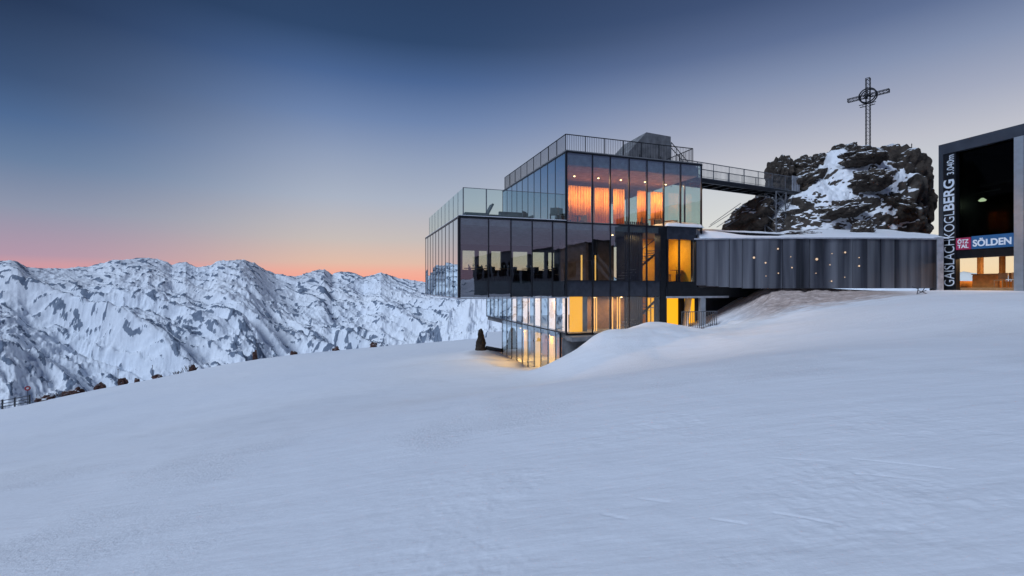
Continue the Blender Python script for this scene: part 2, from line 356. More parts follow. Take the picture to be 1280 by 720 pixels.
#DBG
# ------------------------------------------------------------------ mountains
SKY = [(-60, 333), (0, 328), (12, 326), (22, 327), (34, 335), (60, 336), (85, 335), (110, 334), (135, 328), (150, 325), (185, 323), (205, 326), (215, 331), (232, 329), (245, 334), (262, 332), (272, 327), (288, 326), (305, 325), (318, 329), (330, 338), (345, 345),
       (370, 346), (385, 341), (396, 338), (405, 336.5), (415, 343), (425, 340), (440, 342), (455, 347), (465, 344), (476, 340), (488, 345), (505, 349), (530, 353), (600, 354), (700, 352), (1400, 350)]
sk = np.array(SKY, float)
azm = np.concatenate([np.linspace(-52, 2, 1000, endpoint=False), np.linspace(2, 308, 330, endpoint=False)])
rm = np.concatenate([np.geomspace(300, 1050, 20, endpoint=False), np.linspace(1050, 2300, 240, endpoint=False), np.linspace(2300, 8200, 500, endpoint=False), np.linspace(8200, 14000, 25)])
AZ, RR = np.meshgrid(np.radians(azm), rm); MX = RR*np.sin(AZ); MY = RR*np.cos(AZ)
a1 = np.radians(azm); front = (azm > -56) & (azm < 58)
pxs = np.where(front, CX+F*np.tan(np.clip(a1, -1, 1)), 0)
ang = np.where(front, (CY-np.interp(pxs, sk[:, 0], sk[:, 1]))/F*np.cos(np.clip(a1, -1, 1)), .018+.03*perlin(azm*.07, azm*0+3.3, 2)+.015*perlin(azm*.3, azm*0+1.3, 4))
rcr = 6200+900*perlin(azm*.05, azm*0+2.2, 11)+np.interp(pxs, [0, 300, 420, 530], [-400, 0, 1300, 1600])*front
Hc = ang*rcr
u = (RR-2300)/(rcr[None, :]-2300); uc = np.clip(u, 0, 1)
warpx = MX+380*fbm(MX/1500, MY/1500, 4, 21); warpy = MY+380*fbm(MX/1500, MY/1500, 4, 31)
tx = AZ*5200+260*fbm(MX/1300, MY/1300, 4, 41)
tq = tx+RR*.85
spur = fbm(tq/1000, RR/4200, 3, 51, .45, True)
mid = .62*fbm(tq/430, (RR+tx*.3)/1900, 6, 61, .5, True)+.38*fbm(warpx/760, warpy/760, 5, 65, .5, True)
fine = fbm(warpx/170, warpy/170, 5, 71, .6, True)
env = (1-uc)**.65*np.clip(uc, .03, 1)**.45
Z = -1150+(Hc[None, :]+1150)*uc**.92+env*(spur-.35)*620+env*(mid-.35)*330
Z = Z+(fine-.4)*(34*np.clip(env*1.6, 0, 1)+20)
Z = np.where(u > 1, Hc[None, :]-(RR-rcr[None, :])*.55+(fine-.4)*30, Z)
# nearer rocky spur falling leftwards, seen under the glass box
spx = np.where(front, pxs, -999)
topy = np.interp(spx, [300, 470, 520, 560, 590, 610, 660], [560, 470, 425, 398, 378, 366, 350])
Hs = (CY-topy)/F*np.cos(np.clip(a1, -1, 1))*1500
sp = Hs[None, :]-np.abs(RR-1500)*.62+(fbm(MX/130, MY/130, 7, 81, .62, True)-.4)*62
msk = front & (spx > 380) & (spx < 1300)
Z = np.where(msk[None, :] & (RR < 2600), np.maximum(Z, sp), Z)
Z = np.where(RR < 600, -60-(RR-300)*.35-Z*0, np.where(RR < 1150, np.minimum(Z, -160-(RR-600)*.3), Z)) if False else Z
Z = np.where(RR < 700, np.minimum(Z, -RR*.45), Z)
streak = fbm(tq/95, RR/700, 5, 91, .6)
streak2 = fbm((tx+RR*.6)/42, RR/260, 4, 95, .6)
patchy = fbm(MX/900, MY/900, 3, 97)
rk = .6*(mid-.5)+.42*streak+.6*streak2+1.25*(fine-.5)+.25*patchy+.16*np.clip((.55-uc)/.3, 0, 1)+.10*smooth01((uc-.9)/.1)
rk = np.where((msk[None, :]) & (RR < 2100), .75*fbm((MX+MY*.6)/34, (MY-MX*.6)/90, 5, 99, .65)+.5*fbm(MX/200, MY/200, 3, 98)+.16, rk)
th_ = np.quantile(rk[320:720, :1000], .79)
rk = np.clip(.5+(rk-th_)*2.2, 0, 1)
mo = grid_mesh('mountains', MX, MY, Z, M['mount'], wrap=True)
at = mo.data.attributes.new('rock', 'FLOAT', 'POINT'); at.data.foreach_set('value', rk.ravel().astype(np.float32))
tag(mo, kind='structure')

# ------------------------------------------------------------------ main building
A = Vector((3.07, 26.6, 0)); ROT = math.atan2(.321, .947)
R3 = Vector((.947, .321, 0)).normalized(); D3 = Vector((-.321, .947, 0)).normalized()
def wl(t, s, z): return A+R3*t+D3*s+Vector((0, 0, z))
def t_at(px, s=0.0):
    k = (px-CX)/F; bx = A.x+D3.x*s; by = A.y+D3.y*s; return (k*by-bx)/(R3.x-k*R3.y)
def s_at(px, t=0.0):
    k = (px-CX)/F; bx = A.x+R3.x*t; by = A.y+R3.y*t; return (k*by-bx)/(D3.x-k*D3.y)
bld = empty('glass_restaurant', A, ROT, 'stacked glass box restaurant with terrace and black mullions beside the rock', 'building')
ZB, Z1, ZT, ZR, ZL, ZD = -.59, .33, 3.6, 7.57, -2.66, -5.9
TL, TR, SB = -6.15, 9.31, 11.9
tf = [0]+[t_at(p) for p in (740.8, 763, 786.5, 808.8, 830, 851)]+[TR]
tl = [TL]+[t_at(p) for p in (610.8, 638.7, 665.3, 690.8)]+[0]
su = [0, 1.55]+[1.55+1.15*i for i in range(1, 9)]+[SB]
def pane(t0, t1, z0, z1, s=0, m='glass'):
    obj('glass_pane', B(t0+.02, t1-.02, s, s+.03, z0+.02, z1-.02), M[m], bld)
def spane(s0, s1, z0, z1, t, m='glass_side'):
    obj('glass_pane', B(t, t+.03, s0+.02, s1-.02, z0+.02, z1-.02), M[m], bld)
def mull(t, z0, z1, s=0, w=.035):
    obj('mullion', B(t-w, t+w, s-.02, s+.10, z0, z1), M['black'], bld)
def smull(s, z0, z1, t=0, w=.022, d=-1):
    obj('mullion', B(t-.015, t+.08, s-w, s+w, z0, z1), M['black'], bld)
for a, b in zip(tf, tf[1:]): pane(a, b, ZT, ZR)
for a, b in zip(tl, tl[1:]): pane(a, b, ZB, ZT)
for a, b in zip(tf[:5], tf[1:6]):
    pane(a, b, Z1, ZT)
    obj('spandrel', B(a+.03, b-.03, .01, .05, ZB, Z1-.02), M['spandrel'], bld)
pane(tf[0], tf[1], ZL, ZB, 0, 'glass_front')
for a, b in zip(tf[1:5], tf[2:6]): pane(a, b, -3.3, ZB, 0, 'glass_front')
for i, t in enumerate(tf):
    mull(t, (ZL if i == 0 else -3.3) if i <= 5 else ZT-.3, ZR, w=.05 if i == 0 else .03)
for t in tl[:-1]: mull(t, ZB, ZT, w=.07 if t == TL else .03)
for a, b in zip(su, su[1:]):
    spane(a, b, ZT, ZR, 0); spane(a, b, ZB, ZT, TL)
    obj('glass_pane', B(TR-.03, TR, a+.02, b-.02, ZT+.02, ZR-.02), M['glass_clear'], bld)
for s in su[1:]: smull(s, ZT, ZR); smull(s, ZB, ZT, TL, .03)
for s in su[1::3]: obj('mullion', B(TR-.08, TR+.01, s-.03, s+.03, ZT, ZR), M['black'], bld)
sl = [0, 1.5]+[1.5+1.17*i for i in range(1, 14)]
for a, b in zip(sl, sl[1:]): spane(a, b, ZL, ZB, 0, 'glass_low')
for s in sl[1:]: smull(s, ZL, ZB)
sd = [.9, 1.5]+[1.5+1.17*i for i in range(1, 10)]
for a, b in zip(sd, sd[1:]): spane(a, b, ZD, ZL, 0, 'glass_low')
for s in sd: smull(s, ZD, ZL)
# transoms / edges
for (t0, t1, z, h) in ((0, TR, ZT-.03, .06), (TL, 0, ZT, .10), (0, TR, ZR-.02, .09), (0, tf[5], Z1-.03, .05), (TL, 0, ZB-.07, .07), (0, tf[1], ZL-.10, .1)):
    obj('transom', B(t0-.05, t1+.05, -.035, .14, z, z+h), M['black' if z != ZB-.07 else 'fascia'], bld)
for (t, z, h, s1) in ((0, ZR-.02, .09, SB), (TL, ZT, .10, SB), (TL, ZB-.07, .07, SB), (0, ZL-.035, .07, sl[-1]), (0, ZB-.04, .05, sl[-1])):
    obj('transom', B(t-.03, t+.10, -.02, s1, z, z+h), M['black' if z != ZB-.07 else 'fascia'], bld)
# slabs
obj('roof_slab', B(.14, TR-.14, .16, SB, 6.95, 7.5), M['grey'], bld)
obj('roof_deck', B(-.02, TR+.02, -.03, SB, 7.642, 7.70), M['concrete'], bld)
obj('ceiling', B(.16, TR-.16, .2, SB-.1, 6.90, 6.947), M['mauve'], bld)
obj('terrace_slab', B(TL+.14, TR-.14, .16, SB, 3.25, 3.56), M['grey'], bld)
obj('terrace_deck', B(TL, 0, -.02, SB, 3.705, 3.74), M['snowcap'], bld)
obj('upper_floor', B(.14, TR-.1, .16, SB, 3.62, 3.70), M['wood'], bld)
obj('floor_slab', B(TL+.14, TR-.1, .16, SB, ZB+.02, -.2), M['dark'], bld)
obj('raised_floor', B(TL+.16, TR-.1, .18, SB-.02, -.196, .30), M['dark'], bld)
obj('ground_slab', B(.14, TR+3.5, .16, 16.8, ZL-.34, ZL-.04), M['concrete'], bld)
obj('ledge', B(-.1, 2.4, -.9, -.06, ZL-.36, ZL-.12), M['concrete'], bld)
# upper back wall
obj('back_wall', B(.2, 5.6, 6.0, 6.2, 3.71, 6.895), M['mauve'], bld)
for a in (5.6, 7.45): obj('glass_pane', B(a, a+1.8, SB-.05, SB-.02, ZT+.1, 6.94), M['glass_clear'], bld)
obj('wall', B(.2, 5.55, SB-.1, SB, ZT+.1, 6.94), M['dark'], bld)
# middle storey back wall with windows to the valley
wins = [(577, 594), (597.5, 609.5), (613, 626.5), (640, 660), (663, 681), (684, 697)]
edges = []
for a, b in wins:
    ta, tb = max(t_at(a, SB-.1), TL+.35), t_at(b, SB-.1)
    edges.append((ta, tb))
w0, w1 = 1.3, 2.8
x = TL+.16
for i, (ta, tb) in enumerate(edges):
    if ta > x: obj('wall', B(x, ta, SB-.2, SB-.02, .3, 3.25), M['dark'], bld)
    obj('wall', B(ta, tb, SB-.2, SB-.02, .3, w0), M['dark'], bld); obj('wall', B(ta, tb, SB-.2, SB-.02, w1, 3.25), M['dark'], bld)
    wf = bmesh.new()
    box(wf, ta-.04, ta+.04, SB-.24, SB, w0-.04, w1+.04); box(wf, tb-.04, tb+.04, SB-.24, SB, w0-.04, w1+.04); box(wf, ta+.04, tb-.04, SB-.24, SB, w1, w1+.05); box(wf, ta+.04, tb-.04, SB-.24, SB, w0-.05, w0)
    f_ = obj('window', wf, M['black'], bld)
    obj('pane', B(ta+.04, tb-.04, SB-.12, SB-.1, w0, w1), M['glass_clear'], f_)
    x = tb
obj('wall', B(x, TR-.2, SB-.2, SB-.02, .3, 3.25), M['dark'], bld)
obj('inner_wall', B(4.35, 4.5, 4.5, SB-.3, .3, 3.25), M['dark'], bld)
pa0 = t_at(809.5)
# lower storey: core, yellow panels, screens
obj('wall', B(.35, 1.0, 5.5, 16.5, ZL, ZB), M['white'], bld) if False else None
ylw = [(t_at(712, .6), t_at(727.5, .6))]
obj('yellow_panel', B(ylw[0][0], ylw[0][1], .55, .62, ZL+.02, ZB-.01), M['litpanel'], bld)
obj('partition', B(ylw[0][1]+.03, tf[1]-.02, .6, .68, ZL+.02, ZB-.01), M['grey'], bld)
obj('core_wall', B(1.7, pa0-.1, 2.4, 2.5, -3.2, ZB), M['wood'], bld)
obj('core_wall', B(2.2, 6.4, 5.6, 5.8, .3, 3.24), M['mauve'], bld)
for a, b in ((703, 708), (685, 693), (668, 675), (654, 660), (640, 645)):
    s0_, s1_ = s_at(b, .5), s_at(a, .5)
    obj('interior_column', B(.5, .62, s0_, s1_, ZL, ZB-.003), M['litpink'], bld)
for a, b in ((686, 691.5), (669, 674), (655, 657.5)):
    obj('glow_strip', B(.5, .62, s_at(b, .5), s_at(a, .5), ZD+.2, ZL-.5), M['litorange'], bld)  # glowing strips standing in for lamp-lit columns in the basement
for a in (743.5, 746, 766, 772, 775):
    obj('glow_strip', B(t_at(a, .8)-.02, t_at(a, .8)+.02, .8, .85, ZL, ZB-.05), M['litorange'], bld)
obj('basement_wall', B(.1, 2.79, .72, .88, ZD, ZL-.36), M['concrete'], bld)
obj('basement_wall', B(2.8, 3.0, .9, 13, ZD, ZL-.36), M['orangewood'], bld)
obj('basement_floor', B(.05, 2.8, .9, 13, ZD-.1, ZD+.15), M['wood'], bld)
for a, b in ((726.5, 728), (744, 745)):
    obj('glow_strip', B(t_at(a, 1.5), t_at(b, 1.5), 1.5, 1.56, .32, 1.9), M['litorange'], bld)
# slatted screen and staircase behind the glass
scr = bmesh.new(); t0, t1 = tf[3]-.05, tf[4]-.05
k = t0
while k < t1:
    box(scr, k, k+.045, .35, .42, -3.2, 3.9); k += .13
tag(obj('screen_slats', scr, M['black'], bld), kind='stuff')
stair = bmesh.new()
for i in range(12):
    box(stair, 4.2+i*.24, 4.5+i*.24, .9, 2.2, .3+i*.18, .35+i*.18)
    box(stair, 4.0+i*.24, 4.3+i*.24, .9, 2.2, ZL-.4+i*.19, ZL-.35+i*.19)
obj('stair_treads', stair, M['steel'], bld)
st = bmesh.new(); bar(st, (4.1, .85, .25), (7.1, .85, 2.45), .07); bar(st, (4.1, .85, 1.25), (7.1, .85, 3.4), .03); bar(st, (4.0, .85, -3.0), (6.6, .85, -.8), .07)
obj('stair_stringer', st, M['black'], bld)
# entrance recess and bay, right part of the facade
tb0, tb1 = t_at(833), t_at(868.5)
obj('black_column', B(t_at(825), tb0, -.05, .55, -3.0, 3.55), M['black'], bld)
pa, pb = t_at(809.5), t_at(824.5)
obj('bay_header', B(tb0, tb1, -.12, .35, 2.86, 3.66), M['spandrel'], bld)
obj('bay_sill', B(tb0, tb1, -.12, 3.0, ZB+.1, .27), M['black'], bld)
tm = t_at(848)
for a, b in ((tb0, tm), (tm, tb1)): obj('glass_pane', B(a+.03, b-.03, -.08, -.05, .29, 2.85), M['glass_clear'], bld)
for a in (tb0+.03, tm, tb1-.03): obj('mullion', B(a-.035, a+.035, -.13, 0, .27, 2.86), M['black'], bld)
obj('bay_wall', B(tb1+.02, tb1+.14, .4, 4, .27, 3.2), M['yellow'], bld)
obj('bay_back_wall', B(pa+.02, tb1+1.6, 3.3, 3.4, .31, 3.24), M['yellow'], bld)
obj('partition', B(pa-.08, pa, .5, 3.4, .31, 3.24), M['spandrel'], bld)
obj('partition', B(pa-.08, pa, .5, 2.7, -3.2, ZB-.01), M['spandrel'], bld)
obj('bay_screen', B(t_at(853, 1.5), t_at(861, 1.5), 1.4, 1.5, .31, 3.2), M['dark'], bld)
obj('ground_back_wall', B(pa+.02, pa+2.6, 2.6, 2.7, -3, ZB), M['yellow'], bld)
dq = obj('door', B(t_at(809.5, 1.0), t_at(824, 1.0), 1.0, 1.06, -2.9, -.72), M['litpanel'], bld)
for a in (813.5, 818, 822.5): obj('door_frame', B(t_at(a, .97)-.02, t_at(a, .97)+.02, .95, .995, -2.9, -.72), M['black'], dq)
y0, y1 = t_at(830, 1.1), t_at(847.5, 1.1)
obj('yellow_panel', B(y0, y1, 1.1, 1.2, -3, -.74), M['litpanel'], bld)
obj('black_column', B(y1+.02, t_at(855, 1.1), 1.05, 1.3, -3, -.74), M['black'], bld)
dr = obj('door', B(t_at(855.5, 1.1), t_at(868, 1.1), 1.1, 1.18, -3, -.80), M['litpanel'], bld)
obj('window', B(t_at(859.5, 1.1), t_at(863, 1.1), 1.085, 1.097, -1.55, -.95), M['black'], dr)
obj('recess_wall', B(t_at(868.6, 1.1), 13.6, 1.2, 1.3, -3.4, ZB+.02), M['black'], bld)
obj('canopy_fascia', B(tb0-.1, t_at(908), -.2, -.1, -.72, -.60), M['fascia'], bld)
obj('canopy_slab', B(tb0-.1, t_at(942, .5), -.1, 3, -.70, -.05), M['black'], bld)
obj('grey_post', B(t_at(873), t_at(878.5), -.25, .0, -3.2, -.72), M['column'], bld)
# balustrade bars in front of the lower doors
rb = bmesh.new(); ra, rz_ = t_at(852, -.8), t_at(897, -.8); k = ra
while k < rz_:
    box(rb, k, k+.03, -.82, -.79, -2.9, -1.55); k += .16
box(rb, ra, rz_, -.83, -.78, -1.55, -1.50)
r_ = obj('railing_bars', rb, M['galv'], bld); r_['kind'] = 'stuff'

# roof hood, stairs hatch
hd = bmesh.new()
pr_ = [(t_at(781, 5), 0), (t_at(786, 5), 1.9), (t_at(808, 5), 3.45), (t_at(838.5, 5), 3.35), (t_at(839, 5), 0)]
f0 = [hd.verts.new((a, 5, 7.7+b)) for a, b in pr_]; f1 = [hd.verts.new((a+.1, 8.2, 7.7+b)) for a, b in pr_]
hd.faces.new(f0); hd.faces.new(f1[::-1])
for i in range(5): j = (i+1) % 5; hd.faces.new((f0[j], f0[i], f1[i], f1[j]))
obj('roof_hood', hd, M['concrete'], bld)
hj = bmesh.new()
for i in range(1, 4): a = f0 and pr_[1][0]+(pr_[3][0]-pr_[1][0])*i/4; box(hj, a-.015, a+.015, 4.975, 4.998, 7.7, 9.5)
obj('hood_joint', hj, M['black'], bld)

def railing(pts_, h, name, label, bars=.115, post=1.25, parent_loc=(0, 0, 0), top_m='black', cat='railing', loc=A, rot=ROT):
    root = empty(name, loc, rot, label, cat)
    bb = bmesh.new(); tp = bmesh.new()
    for (p, q) in zip(pts_, pts_[1:]):
        p, q = Vector(p), Vector(q); L = (q-p).length; d = (q-p)/L; up = Vector((0, 0, h))
        bar(tp, p+up, q+up, .028); bar(tp, p+Vector((0, 0, .08)), q+Vector((0, 0, .08)), .018)
        n = max(1, round(L/post))
        for i in range(n+1):
            a = p+d*L*i/n; po = bmesh.new(); bar(po, a-Vector((0, 0, .05)), a+up, .026); obj('post', po, M['black'], root)
        nb = int(L/bars)
        for i in range(1, nb):
            a = p+d*L*i/nb; bar(bb, a+Vector((0, 0, .08)), a+up, .012, 4)
    obj('handrail', tp, M[top_m], root); o = obj('bars', bb, M['black'], root); o['kind'] = 'stuff'
    return root
railing([(.12, SB-.2, 7.7), (.12, .35, 7.7), (t_at(866, .35), .35, 7.7), (t_at(866, .35)+.05, 3.0, 7.7)], 1.0, 'roof_railing', 'thin black barred railing round the flat roof of the top glass box')
st2 = empty('roof_handrails', A, ROT, 'black handrails sloping down from the concrete roof hood to the bridge', 'handrail')
for ds in (5.2, 6.4):
    bm = bmesh.new(); a, b = Vector((t_at(839, ds), ds, 10.7)), Vector((t_at(878, ds), ds, 8.2)); bar(bm, a, b, .03)
    for i in range(4): c_ = a.lerp(b, i/3); bar(bm, (c_.x, c_.y, 7.7), c_, .022)
    obj('handrail', bm, M['black'], st2)

# glass wind screen on the terrace
ws = empty('glass_balustrade', A, ROT, 'tall frameless glass balustrade round the snowy terrace of the lower box', 'balustrade')
zt, zh = 3.745, 5.22
for a, b in zip([-5.85, -4.6, -3.35, -2.1, -.95], [-4.6, -3.35, -2.1, -.95, .0]):
    obj('glass_pane', B(a+.01, b-.01, .28, .30, zt, zh), M['glass_clear'], ws)
for t in (-5.87, -4.6): obj('post', B(t-.025, t+.025, .26, .32, zt, zh+.02), M['galv'], ws)
obj('top_rail', B(-5.87, 0, .275, .305, zh+.002, zh+.03), M['galv'], ws)
for i in range(9):
    a = .32+i*1.28; obj('glass_pane', B(-5.88, -5.86, a+.01, a+1.27, zt, zh), M['glass_clear'], ws)
    obj('post', B(-5.885, -5.855, a+1.265, a+1.285, zt, zh), M['galv'], ws)

# furniture on the terrace
def thing_at(name, t, s, z, rz, label, cat, group=None): return empty(name, wl(t, s, z), ROT+rz, label, cat, group)
so1 = thing_at('lounge_sofa', t_at(644, 3.2), 3.2, zt, 0, 'large dark grey lounge sofa on the terrace against the glass box', 'sofa')
obj('seat', B(-.95, .95, -.4, .4, .12, .42), M['fabric'], so1); obj('backrest', B(-.95, .95, .24, .42, .422, .85), M['fabric'], so1)
for a in (-1.05, .95): obj('armrest', B(a, a+.1, -.4, .42, .1, .62), M['fabric'], so1)
for a in (-.85, .85): obj('leg', B(a-.04, a+.04, -.3, .3, 0, .118), M['black'], so1)
def lounger(px, s, lab, back):
    o = thing_at('deck_lounger', t_at(px, s), s, zt, 0, lab, 'lounger')
    obj('cushion', B(-.8, .55, -.33, .33, .24, .36), M['fabric'], o)
    bm = B(0, .7, -.33, .33, 0, .1); bmesh.ops.rotate(bm, verts=bm.verts, cent=(0, 0, 0), matrix=Matrix.Rotation(-math.radians(back), 3, 'Y')); bmesh.ops.translate(bm, verts=bm.verts, vec=(.55, 0, .26))
    obj('backrest', bm, M['fabric'], o)
    for a in (-.7, .45):
        for b in (-.28, .28): obj('leg', B(a-.03, a+.03, b-.03, b+.03, 0, .238), M['black'], o)
lounger(597, 1.6, 'dark reclining lounger on the terrace nearest its front glass corner', 62)
lounger(622, 2.0, 'low flat dark lounger on the terrace left of the big sofa', 12)
def chair(o):
    obj('seat', B(-.22, .22, -.22, .22, .42, .47), M['fabric'], o); obj('backrest', B(-.22, .22, .18, .22, .5, .88), M['fabric'], o)
    for a in (-.19, .19):
        for b in (-.19, .19): obj('leg', B(a-.018, a+.018, b-.018, b+.018, 0, .418), M['black'], o)
    return o
chair(thing_at('terrace_chair', t_at(659, 3.0), 3.0, zt, .7, 'small dark chair on the terrace right of the big sofa', 'chair'))
chair(thing_at('terrace_chair', t_at(699, 1.1)-.35, 1.1, zt, -.5, 'small dark chair on the terrace beside the front corner of the top box', 'chair'))

# upper floor curtains, tables, lamps
def curtain(px0, px1, s, z0, z1, lab, n=7):
    bm = bmesh.new(); a, b = t_at(px0, s), t_at(px1, s); K = n*8; col_ = []
    for i in range(K+1):
        f_ = i/K; y = s+.10*math.sin(f_*n*2*math.pi)+.05*math.sin(f_*n*4.3*math.pi+1)
        col_.append((bm.verts.new((a+(b-a)*f_, y, z0)), bm.verts.new((a+(b-a)*f_, y, z1))))
    for p, q in zip(col_, col_[1:]): bm.faces.new((p[0], q[0], q[1], p[1]))
    r = bmesh.ops.extrude_face_region(bm, geom=list(bm.faces)); bmesh.ops.translate(bm, verts=[v for v in r['geom'] if isinstance(v, bmesh.types.BMVert)], vec=(0, .02, 0))
    o = obj('curtain', bm, M['curtain'], smooth=True); o.location = A; o.rotation_euler = (0, 0, ROT)
    tag(o, lab, 'curtain', 'peach curtains on the top floor')
labs = ['widest peach curtain at the left corner of the lit top floor', 'second peach curtain from the left on the lit top floor', 'third peach curtain from the left, narrow, on the lit top floor', 'fourth peach curtain from the left on the lit top floor', 'rightmost short peach curtain on the lit top floor']
for (a, b), l_, n in zip(((711, 738), (744, 762), (767, 780), (797, 808), (814, 828)), labs, (8, 6, 4, 4, 4)):
    curtain(a, b, 3.6, 3.9, 6.55, l_, n)
def table(o, w=.4):
    bm = bmesh.new(); lathe(bm, [(w, .72), (w, .75)], 16); obj('tabletop', bm, M['wood'], o)
    bm = bmesh.new(); lathe(bm, [(.05, .03), (.04, .718)], 8); obj('leg', bm, M['black'], o)
    bm = bmesh.new(); lathe(bm, [(.25, 0), (.22, .028)], 12); obj('base', bm, M['black'], o)
    return o
def glassware(o):
    return o
tabs = [('upper floor', 3.70, [(818, 2.4), (838, 2.8), (722, 2.6)]), ('middle floor', .302, [(588, 2.2), (604, 2.6), (632, 2.4), (660, 2.3), (686, 2.6)]), ('bay', .302, [(846, 1.2), (862, 1.9)])]
words = {'upper floor': ['table behind the right end of the top floor glass', 'table nearest the clear right corner of the top floor', 'table before the widest curtain on the top floor'],
         'middle floor': ['table by the leftmost pane of the middle floor', 'table second from the left on the middle floor', 'table behind the second pane of the middle floor', 'table behind the third pane of the middle floor', 'table nearest the right end of the middle floor'],
         'bay': ['table left in the orange lit bay', 'table right in the orange lit bay']}
for fl, z, L in tabs:
    for i, (px, s) in enumerate(L):
        t = t_at(px, s); table(thing_at('round_table', t, s, z, 0, 'round wooden '+words[fl][i], 'table'))
        for k, a in enumerate((.6, 2.7)):
            d = Vector((math.cos(a), math.sin(a)))*.62
            chair(thing_at('dining_chair', t+d.x, s+d.y, z, a+math.pi/2+math.pi, ('right' if k == 0 else 'left')+' dark chair at the '+words[fl][i], 'chair'))
        if fl != 'upper floor':
            for k, dx in enumerate((-.12, .14)):
                bm = bmesh.new(); lathe(bm, [(.035, .752), (.008, .76), (.008, .83), (.04, .88), (.03, .95)], 8)
                g = obj('wine_glass', bm, M['white'] if fl == 'middle floor' else M['glass_clear'], smooth=True); g.location = wl(t+dx, s-.1, z)
                tag(g, ('left' if k == 0 else 'right')+' wine glass on the '+words[fl][i], 'glass')

def lamp(t, s, z, e, size, lab, col_=(1, .6, .28), r=.05, vis=True, down=True, group=None, drop=0):
    root = thing_at('ceiling_lamp', t, s, z, 0, lab, 'lamp', group)
    bm = bmesh.new(); lathe(bm, [(r, -.05), (r, -.012)], 14); obj('lamp_disc', bm, M['glow'], root)
    bm = bmesh.new(); lathe(bm, [(r+.03, -.01), (r+.03, 0)], 14); obj('lamp_base', bm, M['steel'], root)
    l = bpy.data.lights.new('lamp_light', 'AREA'); l.shape = 'DISK'; l.size = .09; l.energy = e; l.color = col_
    lo = bpy.data.objects.new('lamp_light', l); link(lo, root); lo.location = (0, 0, -.08)
    return root
G = 'warm ceiling lamps inside the glass restaurant'
for i, (px, s) in enumerate(((718, 2.4), (748, 2.4), (776, 2.4), (806, 2.4), (832, 2.6))):
    lamp(t_at(px, s), s, 6.89, 75, .5, ['leftmost', 'second from left', 'middle', 'second from right', 'rightmost'][i]+' round ceiling lamp above the peach curtains of the top floor', group=G, col_=(1, .5, .2))
lamp(tb0+.7, 1.5, 3.23, 60, .5, 'round ceiling lamp in the orange lit bay', group=G)
lamp(pa+.4, 1.6, 3.23, 30, .4, 'round ceiling lamp behind the pane between staircase and black column', group=G)
lamp(2.6, 1.5, ZB-.06, 22, .4, 'round ceiling lamp behind the lower glazing beside the snow mound', group=G)
lamp(4.6, 1.7, ZB-.06, 20, .4, 'round ceiling lamp behind the lower part of the slatted screen', group=G)
lamp(3.9, 1.6, 3.22, 34, .4, 'round ceiling lamp glowing over the middle floor beside the staircase', group=G)
lamp(.3, 2.6, ZB-.06, 70, .3, 'round ceiling lamp behind the lower side glazing, nearer one', group=G)
lamp(.3, 6.8, ZB-.06, 90, .3, 'round ceiling lamp behind the lower side glazing, farther one', group=G)
lamp(.3, 3.2, ZL-.37, 60, .3, 'round ceiling lamp in the basement hollow, nearer one', group=G, col_=(1, .5, .15))
lamp(.3, 8.5, ZL-.37, 80, .3, 'round ceiling lamp in the basement hollow, farther one', group=G, col_=(1, .5, .15))

# snow on the bay and low roof
def snowcap(name, outline, z0, h, lab, loc=A, rot=ROT, m='snowcap', ed=.25):
    xs = [p[0] for p in outline]; ys = [p[1] for p in outline]; nx, ny = 40, 20
    X, Y = np.meshgrid(np.linspace(min(xs), max(xs), nx), np.linspace(min(ys), max(ys), ny))
    e = np.minimum(np.minimum(X-min(xs), max(xs)-X), np.minimum(Y-min(ys), max(ys)-Y))/ed
    Zz = z0+h*np.sqrt(np.clip(1-(1-np.clip(e, 0, 1))**2, 0, 1))*(1+.35*fbm(X*.9, Y*.9, 3, 9))
    o = grid_mesh(name, X, Y, Zz, M[m]); o.location = loc; o.rotation_euler = (0, 0, rot); tag(o, lab, 'snow', kind=None); return o
snowcap('snow_cap', [(tb0-.1, -.2), (tb1+.6, 3.0)], 3.66, .36, 'rounded snow cap lying on the roof of the orange lit bay', ed=.9)
lowr = empty('low_roof', wl(0, 0, 0), ROT, 'low dark flat roof between the glass restaurant and the rock', 'roof')
obj('roof_slab', B(tb1+.1, t_at(957, 3), 1.2, 5, 3.32, 3.62), M['dark'], lowr)
obj('fascia', B(tb1+.1, t_at(957, 3)+.05, 1.1, 1.19, 3.30, 3.66), M['black'], lowr)
snowcap('snow_cap', [(tb1+.1, 1.15), (t_at(954, 3), 5)], 3.625, .22, 'thin snow layer on the low dark roof beside the bay', ed=.5)

# ------------------------------------------------------------------ curved wall
def arc(x):
    u_ = (x-18.85)/7.55; return 29.35-.55*(1-u_*u_)
cw = empty('curved_wall', (18.85, 29.3, 0), 0, 'long curved wall of dark streaked metal panels below the rock', 'wall')
t = MT('streaked_dark_metal'); oi = t.new('ShaderNodeObjectInfo')
co = t.coord(scale=(1, 1, .06)); cc = t.new('ShaderNodeVectorMath', operation='ADD'); t.l.new(co, cc.inputs[0]); cb = t.new('ShaderNodeCombineXYZ'); t.l.new(t.math('MULTIPLY', oi.outputs['Random'], 37.0), cb.inputs[0]); t.l.new(cb.outputs[0], cc.inputs[1])
ns = t.noise(cc.outputs[0], 1.3, 3, .5, .2); nl = t.noise(cc.outputs[0], .8, 3)
t.base(t.rmp(t.math('ADD', t.math('MULTIPLY', ns, .6), t.math('MULTIPLY', nl, .5)), [(.40, (.025, .028, .035)), (.50, (.075, .08, .10)), (.60, (.17, .18, .205)), (.74, (.29, .30, .33))]))
t.set(rough=.38, metal=.55); t.bump(ns, .3, .03); M['streak'] = t.m
